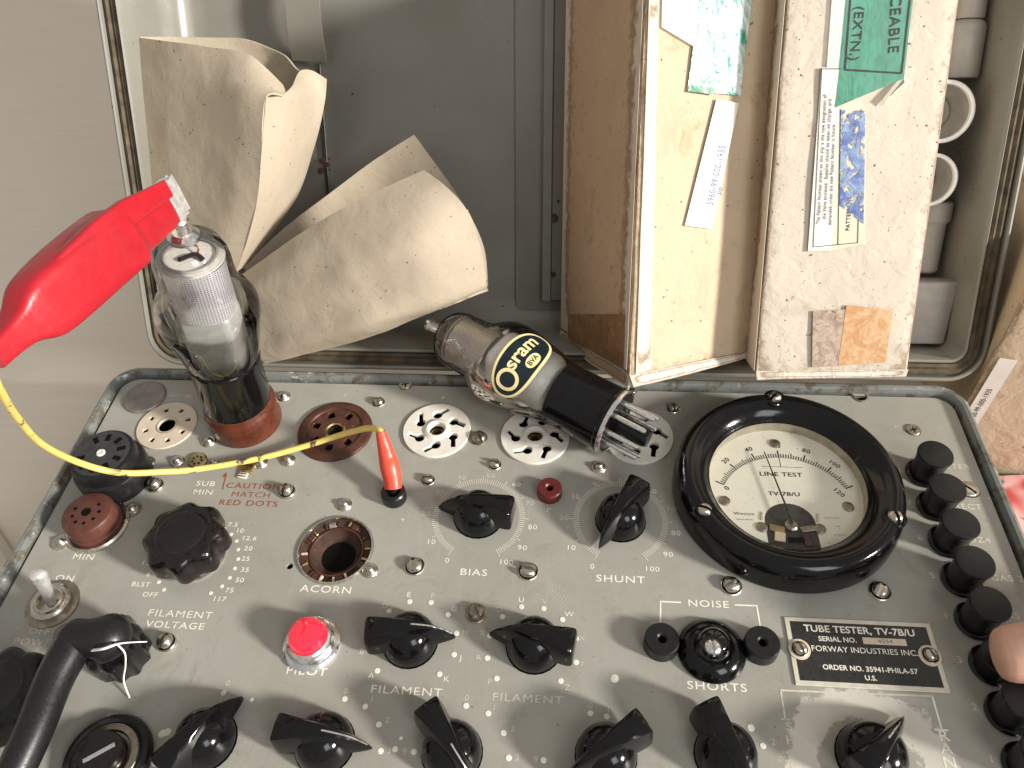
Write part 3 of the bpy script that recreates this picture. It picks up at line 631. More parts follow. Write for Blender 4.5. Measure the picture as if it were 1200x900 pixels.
for v in range(0,121,20):
    a=R(153-1.05*v); rr=dR+.45 if v not in (0,120) else dR+.02
    if v==0: x,y=dz(852,572)
    elif v==120: x,y=dz(983,577)
    else: x,y=dcx+rr*math.cos(a),dcy+rr*math.sin(a)
    text(str(v),dl,M['ink'],TR((x,y,.31))@Matrix.Rotation(a-R(90) if v not in(0,120) else (a-R(90))*.75,4,'Z'),.22,1.1,.004)
for s,px,py,c in (('LINE TEST',915,556,.22),('TV-7B/U',919,579,.20)):
    x,y=dz(px,py); text(s,dl,M['ink'],TR((x,y,.31)),c,1.25,.004)
for s,px,py,c in (('Weston',872,602,.15),('INSTRUMENTS',873,609,.06),('MADE IN USA',975,607,.06),('TV7',982,617,.06),('FS 1MA DC',985,627,.06)):
    x,y=dz(px,py); text(s,dl,M['grayink'],TR((x,y,.31)),c,1.2,.001)
# movement window
x,y=dz(927,617)
win=[(x-.95,y-1.3),(x+.95,y-1.3),(x+.95,y)]+[(x+.95*math.cos(R(t)),y+.2+.85*math.sin(R(t))) for t in range(0,181,12)]+[(x-.95,y)]
win=[(px_,max(py_,-math.sqrt(max(0,2.95**2-px_**2)))) for px_,py_ in win]
bm=bmesh.new(); bm.faces.new([bm.verts.new((a,b,.306)) for a,b in win]); link('movement_window',bm_mesh(bm,'win',0),dl,basic('movement_black',(.05,.045,.04),.5,.2,.4,3,.2,20))  # flat black window shape on the dial
link('pivot',lathe_me('pivot',[(.25,.30),(.25,.42),(.18,.48),(0,.48)],28,cap0=False,cap1=False),dl,M['nickel_dark'],loc=(x,y,0))
for dx,dy,sx,sy,mt in ((-.55,-.15,.28,.14,'brass'),(.6,-.1,.28,.12,'nickel_dark'),(-.5,-.5,.2,.2,'cream'),(.1,-.6,.3,.1,'dark'),(.5,-.6,.15,.25,'brown')):
    bm=bmesh.new(); box_bm(bm,-sx,sx,-sy,sy,0,.08,.02,1); link('movement_part',bm_mesh(bm,'movement_part'),dl,M[mt],loc=(x+dx,y+dy,.31),rotz=R(dx*20))
nx,ny=dz(894,534)
bm=bmesh.new(); tube(bm,[(x,y,.58),(nx,ny,.58)],[.045,.022],6,1); link('needle',bm_mesh(bm,'needle'),MT,M['ink'])
for px,py in ((908,520),(849,587),(994,594),(893,618),(961,620)):
    a,b=dz(px,py); link('dial_screw',lathe_me('ds',[(.22,.30),(.22,.34),(.16,.38),(0,.38)],24,cap0=False,cap1=False),dl,M['nickel_dark'],loc=(a,b,0))
for px,py in ((893,605),(958,607)):
    a,b=dz(px,py); bm=bmesh.new(); box_bm(bm,-.05,.05,-.2,.2,.305,.35,.02,1); link('stop_pin',bm_mesh(bm,'sp'),dl,M['cream'],loc=(a,b,0),rotz=R(-12))

# ---- push buttons (1..8)
bt=lathe_me('push_button',[(.56,0),(.60,.9),(.64,1.22),(.67,1.30),(.64,1.37),(.52,1.395),(0,1.40)],36,cap0=False,cap1=False); bt.materials.append(M['rubber'])
bt3=lathe_me('push_button_in',[(.56,0),(.58,.72),(.62,.80),(.6,.86),(.5,.88),(0,.88)],36,cap0=False,cap1=False); bt3.materials.append(M['rubber'])
collar=lathe_me('collar',[(.70,0),(.72,.08),(.66,.12),(.56,.13)],36,cap0=False,cap1=False); collar.materials.append(M['black'])
BTN={}
for k in range(8):
    n=8-k; y=19.33-k*1.575; x=14.13
    b_=link('push_button',bt3 if n==3 else bt,T,loc=(x,y,.0),label='push button %s'%('pressed by the finger' if n==3 else 'numbered %d'%n)); link('collar',collar,b_)
    BTN[n]=Vector((x,y,0))

# ---- jacks
def jack(px,py,h,mat,r=.46,label=None):
    p=P(px,py,h); bm=bmesh.new(); loft(bm,[ring(r*1.02,0,32),ring(r,h*.9,32),ring(r*.93,h,32),ring(.19,h,32),ring(.13,h-.06,32),ring(.12,h-.5,32),ring(.001,h-.5,32)])
    return link('jack',bm_mesh(bm,'jack'),T,M[mat],loc=(p.x,p.y,0),label=label)
jack(776,748,.55,'rubber',.60,'left black noise jack'); jack(894,752,.55,'rubber',.60,'right black noise jack'); jack(644,571,.45,'jack_red',.50,'small dark red plate jack')
pg=P(461,578,.35); 
bm=bmesh.new(); loft(bm,[ring(.50,0,32),ring(.50,.45,32),ring(.44,.52,32),ring(.3,.52,32)]); link('jack',bm_mesh(bm,'jack'),T,M['rubber'],loc=(pg.x,pg.y,0),label='black grid jack holding the red plug')
# ---- shorts lamp
p=P(834,762,.1); SL=empty('shorts_lamp',None,None,(p.x,p.y,0)); SL.parent=T; SL['label']='black ringed shorts lamp with clear dome'
link('bezel',lathe_me('bezel',[(1.14,0),(1.16,.08),(1.06,.25),(.85,.42),(.72,.46),(.66,.42),(.62,.2),(0,.1)],56,cap0=False,cap1=False),SL,M['black'])
link('lens',lathe_me('lens',[(.62,.4),(.60,.62),(.5,.84),(.32,.98),(.12,1.04),(0,1.05)],40,cap0=False,cap1=False),SL,M['glass_lamp'])
link('screw',slot_head(.32,.3,.14),SL,M['steel'],loc=(0,0,.2),rotz=R(4))
# ---- pilot lamp
p=P(364,752,.25); PLm=empty('pilot_lamp',None,None,(p.x,p.y,0)); PLm.parent=T; PLm['label']='lit red pilot lamp in a bright metal collar'
link('collar',lathe_me('collar',[(1.0,0),(1.02,.12),(.92,.2),(.86,.22),(.86,.42),(.80,.48),(.78,.60),(.70,.66),(.66,.62)],56,cap0=False,cap1=False),PLm,M['steel'])
link('jewel',lathe_me('jewel',[(.66,.5),(.66,.80),(.60,.96),(.45,1.06),(.2,1.11),(0,1.12)],40,cap0=False,cap1=False),PLm,M['jewel'])
# ---- toggle
p=P(62,708,0); TG=empty('toggle_switch',None,None,(p.x,p.y,0)); TG.parent=T; TG['label']='chrome power toggle switch'
link('washer',lathe_me('washer',[(.98,0),(.98,.05),(.7,.07)],40,cap0=False,cap1=False),TG,M['nickel_dark'])
link('nut',lathe_me('nut',[(.72,.05),(.74,.25),(.66,.32),(.56,.30),(.52,.36),(.44,.36),(.42,.1),(0,.1)],8*4,cap0=False,cap1=False),TG,M['nickel'])
tip=P(43,669,1.75)-TG.location
bm=bmesh.new(); tube(bm,[(0,0,.1),tuple(tip*.45),tuple(tip*.8),tuple(tip*.93),tuple(tip*1.0)],[.18,.22,.27,.27,.10],20,4); link('lever',bm_mesh(bm,'lever'),TG,M['jawsteel'])
# ---- fuse holder
p=P(124,888,.3); FH=empty('fuse_holder',None,None,(p.x,p.y,0)); FH.parent=T; FH['label']='round black fuse holder'
link('ring',lathe_me('ring',[(1.40,0),(1.42,.2),(1.34,.36),(1.2,.42),(1.1,.36)],56,cap0=False,cap1=False),FH,M['rubber'])
link('seat',lathe_me('seat',[(1.12,.30),(1.05,.40),(.85,.42),(.80,.3),(0,.25)],56,cap0=False,cap1=False),FH,M['nickel_dark'])
link('cap',lathe_me('cap',[(.72,.2),(.72,.70),(.66,.8),(0,.8)],40,cap0=False,cap1=False),FH,M['knob_red'])
bm=bmesh.new(); box_bm(bm,-.5,.5,-.07,.07,.79,.83,.01,1); link('contact_bar',bm_mesh(bm,'cb'),FH,M['steel'],rotz=R(35))

# ---- nameplate
nx0,nx1,ny0,ny1=7.57,12.54,10.44,12.86
NP=empty('nameplate',None,None,((nx0+nx1)/2,(ny0+ny1)/2,0)); NP.parent=T; NP['label']='black nameplate with a pale metal border'
hw,hh=(nx1-nx0)/2,(ny1-ny0)/2
bm=bmesh.new(); box_bm(bm,-hw,hw,-hh,hh,.005,.06,.015,1); link('plate',bm_mesh(bm,'plate'),NP,basic('plate_metal_pale',(.66,.62,.52),.45,.25,.1,3,.1,30,dust=.2,dustc=(.4,.35,.25)))
bm=bmesh.new(); box_bm(bm,-hw+.17,hw-.17,-hh+.16,hh-.16,.055,.068,.003,1); link('plate_field',bm_mesh(bm,'pf'),NP,basic('plate_black',(.022,.021,.02),.35,0,.2,3,.05,30,dust=.12))
def npt(s,dx,dy,cap,wide,mat='letter',bold=.005): text(s,NP,M[mat],TR((dx,dy,.070)),cap,wide,bold,spacing=1.02)
npt('TUBE TESTER, TV-7B/U',0.0,.80,.27,1.06,bold=.008); npt('SERIAL NO.',-.80,.44,.19,1.02)
npt('FORWAY INDUSTRIES INC.',.02,.08,.22,1.02,bold=.006); npt('ORDER NO. 35941-PHILA-57',.06,-.56,.19,1.0); npt('U.S.',.02,-.86,.18,1.05)
bm=bmesh.new(); box_bm(bm,.05,1.5,.33,.57,.066,.074,.003,1); link('serial_window',bm_mesh(bm,'sw'),NP,M['cream']); npt('4554',.80,.45,.15,1.3,'grayink',0.0)
for o_ in NP.children:
    if o_.name.startswith('lettering') and abs(o_.location.y-.45)<.001: o_.location.z=.077
for sx in (-1,1):
    link('eyelet',lathe_me('eyelet',[(.37,.06),(.37,.09),(.30,.10),(0,.09)],28,cap0=False,cap1=False),NP,M['plastic_white'] if 0 else M['cream'],loc=(sx*(hw-.33),.02,0)); link('screw',S_MED,NP,loc=(sx*(hw-.33),.02,.08),rotz=R(20))

# ---- panel lettering
def pt(s,px,py,cap=.27,wide=1.3,mat='letter',rot=0,bold=.003,spacing=1.12,shear=0,label=True):
    p=P(px,py); text(s,T,M[mat],TR((p.x,p.y,.006))@Matrix.Rotation(R(rot),4,'Z'),cap,wide,bold,spacing=spacing,shear=shear,label=('lettering reading '+s) if label and len(s)>2 else None)
for s,x,y,c in (('CAUTION',297,570,.29),('MATCH',294,580,.27),('RED DOTS',291,590,.29)): pt(s,x,y,c,1.3,'redletter')
for s,x,y,c in (('SUB',241,567,.27),('MIN',238,577,.27),('MIN',98,653,.28),('ON',76,678,.28),('FILAMENT',211,720,.30),('VOLTAGE',205,733,.28),('PILOT',359,787,.30),('ACORN',382,691,.31),
    ('BIAS',555,671,.30),('SHUNT',727,679,.31),('NOISE',830,708,.29),('SHORTS',840,805,.30),('FILAMENT',476,810,.30)): pt(s,x,y,c)
for s,x,y,c in (('PIN',111,641,.22),('OFF',46,740,.26),('POWER',42,753,.28),('FUSE',143,842,.30),('FILAMENT',618,819,.29),('OCTAL',212,464,.20),('7',404,464,.2),('8',519,466,.2),('G',458,591,.24),('P',643,598,.24)): pt(s,x,y,c,mat='letterfade')
dots=[]
for s,x,y,dx,dy in (('7.5',273,615,263,620),('10',281,622,271,626),('12.6',292,631,277,634),('20',291,643,279,644),('25',288,655,279,655),('35',287,668,275,666),('50',281,680,269,677),('75',269,692,260,687),('117',257,702,247,695),('6',174,673,184,672),('BLST',165,685,186,682),('OFF',176,697,192,691),('1.5',172,660,181,661)):
    pt(s,x,y,.21,1.2,bold=.004,label=False); dots.append((dx,dy,.08))
for cx,cy,lst in ((561,606,((0,524,657),(10,505,635),(20,499,602),(30,516,577),(40,541,560),(50,575,558),(60,605,568),(70,621,590),(80,624,618),(90,612,642),(100,593,659))),
                  (727,610,((0,694,664),(10,669,642),(20,661,607),(30,674,582),(40,698,567),(50,731,563),(60,764,576),(70,786,597),(80,792,625),(90,783,650),(100,764,667)))):
    for v,x,y in lst: pt(str(v),x,y,.23,1.2,'letter' if v in (0,10,60,80,90,100) else 'letterfade',bold=.001,label=False)
    c=P(cx,cy); bm=bmesh.new()
    for k in range(101):
        a=R(240-300*k/100); r0=1.62; L=.38 if k%10==0 else .24
        d=Vector((math.cos(a),math.sin(a),0)); s=Vector((-d.y,d.x,0))*.011; c_=Vector((c.x,c.y,.008))
        bm.faces.new([bm.verts.new(v) for v in (c_+d*r0+s,c_+d*r0-s,c_+d*(r0+L)-s,c_+d*(r0+L)+s)])
    o=link('dial_scale',bm_mesh(bm,'dial_scale',0),T,M['letter']); o['kind']='stuff'
for s,x,y,dx,dy in (('A',435,792,442,786),('B',424,764,432,762),('D',451,710,456,716),('E',479,697,480,705),('F',507,698,505,706),('G',532,714,525,720),('H',545,741,535,742),('J',540,771,532,767),('K',523,796,515,790),
    ('P',574,799,582,795),('R',561,771,571,771),('S',565,742,574,745),('T',584,715,589,723),('U',611,703,611,711),('V',638,705,637,713),('W',667,720,659,726),('X',682,748,675,748),('Y',682,778,675,776),('Z',665,806,657,798),
    ('0',547,818,546,827),('1',579,829,572,836),('2',601,854,590,859),('3',606,888,596,888),('9',474,881,485,881),('0',405,810,404,819),('1',436,819,428,828),('2',454,844,444,849),('3',456,880,446,880),('0',692,827,692,836),('1',713,832,711,840),('9',628,890,637,891),('0',267,801,262,812),('2',906,870,894,874)):
    pt(s,x,y,.21,1.2,'letter' if s in 'EUWJAK' else 'letterfade',bold=.001,label=False); dots.append((dx,dy,.10))
for q in ((190,860,.13),(196,858,.13),(182,893,.14),(880,853,.12),(720,795,.15),(463,878,.1),(295,820,.07),(470,865,.06)): dots.append(q)
bm=bmesh.new()
for px,py,r in dots:
    p=P(px,py); merge(bm,lathe([(r,.004),(r*.9,.014),(0,.016)],14,cap0=False,cap1=False),TR((p.x,p.y,0)))
link('index_dots',bm_mesh(bm,'index_dots'),T,M['letter'])['kind']='stuff'
def pline(pts,wd=.03,mat='letter'):
    bm=bmesh.new()
    for a,b in zip(pts,pts[1:]):
        a=P(*a);b=P(*b); d=(b-a).normalized(); s=Vector((-d.y,d.x,0))*wd
        bm.faces.new([bm.verts.new((v.x,v.y,.008)) for v in (a+s-d*wd,a-s-d*wd,b-s+d*wd,b+s+d*wd)])
    link('line_marking',bm_mesh(bm,'line',0),T,M[mat])
pline([(797,706),(774,705)]);pline([(774,706.5),(774,730)]); pline([(862,709),(887,710)]); pline([(887,711.5),(891,735)])
pline([(1092,816),(915,809)],.03,'letterfade'); pline([(915,810.5),(920,842)],.03,'letterfade'); pline([(1093,818),(1103,853)],.03,'letter')
pline([(916,843),(925,843.5)],.02,'letterfade'); pline([(1096,855),(1110,856)],.03)
pline([(261,573),(264,560)],.025,'redletter'); p=P(264.5,556); bm=bmesh.new(); bm.faces.new([bm.verts.new(v) for v in ((p.x,p.y+.12,.008),(p.x-.1,p.y-.14,.008),(p.x+.1,p.y-.14,.008))]); link('arrow_head',bm_mesh(bm,'arrow',0),T,M['redletter'])
for s,x,y in (('S',925,852),('H',927,868),('O',929,884),('R',931,899)): pt(s,x,y,.30,1.2,'letterfade')
for s,x,y in (('R',1106,863),('A',1109,878),('N',1113,894)): pt(s,x,y,.36,1.2,'letter')
for s,x,y in (('METER',1117,547),('REV.',1112,561),('RECT',1134,594),('OZ4',1147,633),('GAS 2',1180,678),('GAS 1',1187,722)): pt(s,x,y,.27,1.15,'letterfade',bold=.005)
for n in range(1,9): p=BTN[n]; text(str(n),T,M['letterfade'],TR((p.x-.95,p.y+.15,.006)),.26,1.2,.004)
for s,x,y in (('3',950,869),('9',959,844),('2',987,823)): pt(s,x,y,.26,1.1,'letterfade')

# ================================================================== LID (part of the tester)
LID=empty('lid',None,None); LID.parent=T; LID.matrix_local=LM; LID['label']='open grey-green steel lid leaning back'
lx0,lx1,ls0,ls1=-20.55,18.05,.0,29.0  # lid top lengthened out of view so its shadow covers more table
bm=bmesh.new()
loft(bm,trayrings(lx0,lx1,ls0,ls1,((.6,-6.3),(.2,-6.0),(0,-5.6),(0,-.12),(.05,-.03),(.13,0),(.20,-.04),(.24,-.35),(.86,-.35),(.90,-.02),(.96,.04),(1.03,0),(1.08,-.12),(1.10,-3.6),(1.2,-4.2),(1.5,-4.7),(2.0,-4.95),(2.6,-5.0)),1.6),cap0=True,cap1=True)
link('lid_shell',bm_mesh(bm,'lid_shell'),LID,M['lid'],label='pressed steel lid tray with painted inside')
bm=bmesh.new(); loft(bm,trayrings(lx0,lx1,ls0,ls1,((.27,-.30),(.30,-.16),(.42,-.10),(.55,-.2),(.68,-.10),(.80,-.16),(.83,-.30)),1.6)); link('gasket',bm_mesh(bm,'gasket'),LID,M['gasket'],label='crumbling brown rubber gasket')
def lidbox(name,px0,py0,px1,py1,d,th,mat,rad=.3,label=None):
    a=PL(px0,py0,d); b=PL(px1,py1,d); inv=LM.inverted(); a=inv@a; b=inv@b
    x0,x1=sorted((a.x,b.x)); y0,y1=sorted((a.y,b.y))
    bm=bmesh.new(); loft(bm,[rrect(x0,x1,y0,y1,rad,-d-.0),rrect(x0,x1,y0,y1,rad,-d+th*.8),rrect(x0+.05,x1-.05,y0+.05,y1-.05,rad,-d+th)],cap1=True)
    return link(name,bm_mesh(bm,name),LID,mat,label=label)
lidbox('bracket_plate',604,-25,700,364,4.93,.12,M['lid'],.4,'flat bracket plate at the lid back')
lidbox('bracket_channel',638,-25,646,352,4.8,.45,M['lid'],.08,'raised channel edge of the bracket')
lidbox('bracket_channel',650,-25,700,352,4.8,.32,M['lid'],.08)
for px,py,r in ((643,217,.16),(649,256,.22),(648,322,.15),(654,236,.08)):
    q=LM.inverted()@PL(px,py,4.4); link('rivet_hole',lathe_me('rh',[(r,0),(r*.9,.03),(0,.02)],20,cap0=False,cap1=False),LID,M['gasket'],loc=(q.x,q.y,-4.46))
# spring strap at the top left
a=[(332,-30,3.5),(334,0,3.4),(338,40,3.6),(343,70,4.4)]; b_=[(372,-30,3.5),(374,0,3.4),(378,40,3.6),(383,72,4.4)]
def sheet(rows,th,nu=6,nv=6,crumple=0,seed=0):
    """rows of points -> smooth sheet with real thickness"""
    rr=[catmull([Vector(p) for p in r],nu) for r in rows]
    g=[catmull([r[i] for r in rr],nv) for i in range(len(rr[0]))]
    bm=bmesh.new(); nr=len(g[0]); nc=len(g)
    nrm=[[None]*nr for _ in range(nc)]
    for i in range(nc):
        for j in range(nr):
            du=g[min(i+1,nc-1)][j]-g[max(i-1,0)][j]; dv=g[i][min(j+1,nr-1)]-g[i][max(j-1,0)]
            n=du.cross(dv); n=n.normalized() if n.length>1e-9 else Vector((0,-.87,.5))
            if n.dot(CAM-g[i][j])<0: n=-n
            nrm[i][j]=n
    for i in range(nc):
        for j in range(nr):
            if crumple: q0=g[i][j]; g[i][j]=q0+nrm[i][j]*crumple*(mnoise.noise(q0*.55+Vector((seed,0,0)))+.3*mnoise.noise(q0*1.4+Vector((0,seed,0)))-(2.6*abs(mnoise.noise(q0*.21+Vector((seed*3,2,0))))+1.0*abs(mnoise.noise(q0*.5+Vector((7,seed,0)))) if nu>=6 else 0))
    F_=[[bm.verts.new(g[i][j]+nrm[i][j]*th*.5) for j in range(nr)] for i in range(nc)]
    B_=[[bm.verts.new(g[i][j]-nrm[i][j]*th*.5) for j in range(nr)] for i in range(nc)]
    for i in range(nc-1):
        for j in range(nr-1):
            bm.faces.new((F_[i][j],F_[i+1][j],F_[i+1][j+1],F_[i][j+1])); bm.faces.new((B_[i][j],B_[i][j+1],B_[i+1][j+1],B_[i+1][j]))
    for i in range(nc-1):
        bm.faces.new((F_[i][0],B_[i][0],B_[i+1][0],F_[i+1][0])); bm.faces.new((F_[i][-1],F_[i+1][-1],B_[i+1][-1],B_[i][-1]))
    for j in range(nr-1):
        bm.faces.new((F_[0][j],F_[0][j+1],B_[0][j+1],B_[0][j])); bm.faces.new((F_[-1][j],B_[-1][j],B_[-1][j+1],F_[-1][j+1]))
    return bm
LI=LM.inverted()
bm=sheet([[LI@PL(*p) for p in a],[LI@PL(*p) for p in b_]],.12); link('spring_strap',bm_mesh(bm,'spring_strap'),LID,M['lid'],label='bent steel strap at the top left of the lid')
lidbox('stiffener_plate',372,74,396,345,4.9,.16,M['lid'],.1,'narrow upright plate behind the card sleeves')
for px,py,r in ((378,188,.14),(384,193,.12),(376,200,.16),(386,186,.06),(386,199,.06)):
    q=LI@PL(px,py,4.7); link('rust_spot',lathe_me('rs',[(r,0),(r*.8,.012),(0,.012)],9,cap0=False,cap1=False),LID,basic('rust_spot',(.12,.04,.02),.8),loc=(q.x,q.y,-4.738))

# ================================================================== SOCKET ADAPTERS
AD=empty('socket_adapter','black round socket adapter standing at the left edge of the panel','adapter',(0,0,0),'socket adapters plugged into the panel'); pt_=P(117,531,1.75); AD.location=(pt_.x+.05,pt_.y,0)
link('body',lathe_me('body',[(1.42,0),(1.45,.1),(1.45,.95),(1.40,1.05),(1.30,1.10),(1.28,1.35),(1.30,1.5),(1.26,1.68),(1.12,1.75),(0,1.75)],52,cap0=False,cap1=False),AD,M['rubber'])
for k in range(9):
    a=R(k*36+200); bm=bmesh.new(); box_bm(bm,-.17,.17,-.10,.10,0,.012,.0); link('pin_slot',bm_mesh(bm,'ps'),AD,M['dark'],loc=(.80*math.cos(a),.80*math.sin(a),1.755),rotz=a)
link('adapter_top',lathe_me('at',[(1.13,1.70),(1.13,1.758),(0,1.758)],52,cap0=False,cap1=False),AD,basic('dusty_black_face',(.035,.036,.036),.55,0,.3,3,.1,40,dust=.3,dustc=(.10,.10,.09)))
link('centre_rivet',lathe_me('cr',[(.18,1.75),(.18,1.80),(.12,1.84),(.05,1.81),(0,1.80)],28,cap0=False,cap1=False),AD,M['ceramic'])
bv=P(290,494,0); VB=Vector((bv.x,bv.y,0))
BA=empty('socket_adapter','red-brown round socket adapter under the upright valve','adapter',VB,'socket adapters plugged into the panel')
link('body',lathe_me('body',[(1.52,0),(1.56,.1),(1.57,1.15),(1.55,1.25),(1.5,1.32),(1.46,1.5),(1.40,1.55),(0,1.55)],52,cap0=False,cap1=False),BA,M['oxide'])

# ================================================================== VALVES
def frame(o,zdir,xhint=Vector((1,0,0))):
    z=zdir.normalized(); y=z.cross(xhint).normalized(); x=y.cross(z)
    return Matrix(((x.x,y.x,z.x,o.x),(x.y,y.y,z.y,o.y),(x.z,y.z,z.z,o.z),(0,0,0,1)))
def uvcyl(name,prof,n=64,sx=1,sy=1,mat=None,parent=None,label=None,rotz=0):
    me=bpy.data.meshes.new(name); v=[];f=[];uv=[]
    for j,(r,z) in enumerate(prof):
        for i in range(n+1):
            a=2*math.pi*i/n; v.append((r*sx*math.cos(a),r*sy*math.sin(a),z))
    for j in range(len(prof)-1):
        for i in range(n): f.append((j*(n+1)+i,j*(n+1)+i+1,(j+1)*(n+1)+i+1,(j+1)*(n+1)+i))
    me.from_pydata(v,[],f); me.update(); ul=me.uv_layers.new(name='UVMap')
    for p in me.polygons:
        p.use_smooth=True
        for li in p.loop_indices:
            vi=me.loops[li].vertex_index; ul.data[li].uv=((vi%(n+1))/n,(vi//(n+1))/(len(prof)-1))
    return link(name,me,parent,mat,label=label,rotz=rotz)
# upright valve
top=P(213,270,10.6); zd=(top-(VB+Vector((0,0,1.5))))
V1=empty('vacuum_tube','upright clear glass valve with a black base, clipped at its top cap','vacuum tube',group='glass valves on the tester'); V1.matrix_world=frame(VB+Vector((0,0,1.5)),zd)
Lt=zd.length
link('base',lathe_me('base',[(1.36,.0),(1.42,.06),(1.44,.3),(1.42,2.45),(1.46,2.6),(1.46,2.76),(1.40,2.82)],52,cap0=True,cap1=False),V1,M['black'],label='black bakelite valve base')
gp=[(1.38,2.70),(1.42,2.80),(1.50,3.05),(1.62,3.7),(1.74,4.3),(1.86,4.8),(1.96,5.3),(1.92,5.75),(1.74,6.1),(1.52,6.4),(1.40,6.8),(1.37,7.3),(1.36,7.8),(1.30,8.2),(1.12,8.55),(.8,8.8),(.4,8.93),(0,8.97)]
g1=uvcyl('glass_bulb',gp,72,mat=M['glass_a'],parent=V1)
uvcyl('screen_gauze',[(1.16,5.5+.235*i) for i in range(11)],72,1,.86,M['gauze'],V1)
link('mica_disc',lathe_me('mica',[(1.2,7.95),(1.2,8.0),(0,8.0)],40,cap0=True,cap1=False),V1,M['mica'])
link('inner_ring',lathe_me('ir',[(1.0,8.02),(1.0,8.12),(.92,8.12),(.9,8.03)],40,cap0=False,cap1=False),V1,M['anode'])
bm=bmesh.new(); box_bm(bm,-1.05,1.05,-.75,.75,2.1,5.6,.3,3); link('anode',bm_mesh(bm,'anode'),V1,M['anode'])
for sx in (-1,1): 
    bm=bmesh.new(); tube(bm,[(sx*.95,0,2.0),(sx*.98,0,4.0),(sx*.9,0,8.05)],.045,8,3); link('support_rod',bm_mesh(bm,'rod'),V1,M['steel'])
bm=bmesh.new(); tube(bm,[(.2,-.1,8.0),(.3,.2,8.3),(-.1,.1,8.5),(0,0,8.95)],.04,8,4); link('grid_lead',bm_mesh(bm,'lead'),V1,M['copper'])
bm=bmesh.new(); tube(bm,[(-.3,-.3,8.05),(.25,-.1,8.2),(.55,-.2,8.06)],.09,8,4); link('getter_strip',bm_mesh(bm,'gs'),V1,M['knob_red'])
link('glass_pinch',lathe_me('pinch',[(.9,1.95),(.75,2.2),(.5,2.45),(.35,2.7)],32,cap0=False,cap1=True),V1,M['glass_lamp'])
link('top_cap',lathe_me('cap',[(.55,8.80),(.56,8.98),(.45,9.06),(.36,9.1),(.36,9.6),(.30,9.68),(0,9.7)],32,cap0=False,cap1=False),V1,M['steel'])
# lying valve
Bc=P(722,495,1.75); Tc=P(548,404,2.15)
V2=empty('vacuum_tube','glass valve with an oval maker badge lying across the white sockets','vacuum tube',group='glass valves on the tester'); zd2=(Tc-Bc); V2.matrix_world=frame(Bc,zd2,Vector((0,0,1)))   # local x = up
link('base',lathe_me('base',[(1.30,.0),(1.42,.02),(1.44,.12),(1.44,.3),(1.40,.35),(1.38,2.4),(1.42,2.5),(1.42,2.7),(1.37,2.75)],52,cap0=True,cap1=False),V2,M['black'],label='black bakelite base with shiny rim')
link('base_rim',lathe_me('br',[(1.33,-.02),(1.45,-.02),(1.46,.10),(1.45,.14)],52,cap0=False,cap1=False),V2,M['steel'])
gp2=[(1.36,2.6),(1.46,3.0),(1.60,3.6),(1.74,4.2),(1.86,4.8),(1.93,5.3),(1.92,5.8),(1.72,6.3),(1.45,6.7),(1.33,7.1),(1.30,7.6),(1.29,8.1),(1.20,8.5),(.98,8.8),(.6,8.98),(.3,9.05),(0,9.06)]
L2=zd2.length; s2=1.0
uvcyl('glass_bulb',gp2,72,mat=M['glass_b'],parent=V2)
uvcyl('screen_gauze',[(1.05,6.2+.19*i) for i in range(11)],64,1,1,M['gauze_b'],V2)
link('mica_disc',lathe_me('mica',[(1.14,8.12),(1.14,8.17),(0,8.17)],40,cap0=True,cap1=False),V2,M['mica'])
bm=bmesh.new(); box_bm(bm,-.8,1.32,-1.1,1.1,2.85,6.1,.6,4); link('anode',bm_mesh(bm,'anode'),V2,M['anodelight'])
link('top_cap',lathe_me('cap',[(.44,8.95),(.44,9.06),(.30,9.15),(.26,9.2),(.26,9.65),(.30,9.72),(.28,9.85),(.2,9.9),(0,9.9)],28,cap0=False,cap1=False),V2,M['steel'])
link('spigot',lathe_me('spigot',[(.40,0),(.40,-1.35),(.34,-1.5),(0,-1.5)],28,cap0=False,cap1=False),V2,M['black'])
for k in range(8):
    a=R(k*45+22); link('pin',lathe_me('pin',[(.105,.0),(.10,-1.35),(.07,-1.44),(0,-1.45)],14,cap0=False,cap1=False),V2,M['steel'],loc=(.92*math.cos(a),.92*math.sin(a),0))
# badge wrapped on the bulb: map (u along axis, v round) -> surface
def rad_at(z):
    for (r0,z0),(r1,z1) in zip(gp2,gp2[1:]):
        if z0<=z<=z1: return r0+(r1-r0)*(z-z0)/(z1-z0)
    return 1.4
def badge(z0,a0,rotb,off):
    ca,sa=math.cos(rotb),math.sin(rotb)
    def f(me):
        for v in me.vertices:
            x,y=v.co.x,v.co.y
            u=x*ca-y*sa; t=x*sa+y*ca
            z=z0+t; r=rad_at(z)+off+v.co.z; a=a0+u/1.75
            v.co=(r*math.cos(a),r*math.sin(a),z)
        me.update()
    return f
_mw=V2.matrix_world.copy()
def surf(px,py):
    best=None
    for iz in range(60):
        z=2.8+iz*.06; r=rad_at(z)
        for ia in range(0,360,2):
            a=R(ia); p=_mw@Vector((r*math.cos(a),r*math.sin(a),z)); nn=_mw.to_3x3()@Vector((math.cos(a),math.sin(a),0))
            if nn.dot(CAM-p)<0: continue
            c_=p-CAM; zz=c_.dot(AZ); e=(600+F*c_.dot(AX)/zz-px)**2+(450+F*c_.dot(AY)/zz-py)**2
            if best is None or e<best[0]: best=(e,z,a)
    return best[1:]
_A,_B=surf(590,459),surf(637,401)
_da=(_B[1]-_A[1]+math.pi)%(2*math.pi)-math.pi
BZ=(_A[0]+_B[0])/2; BA0=_A[1]+_da/2; BR=math.atan2(_B[0]-_A[0],_da*1.75)
print('badge',BZ,BA0,BR,math.hypot(_B[0]-_A[0],_da*1.75))
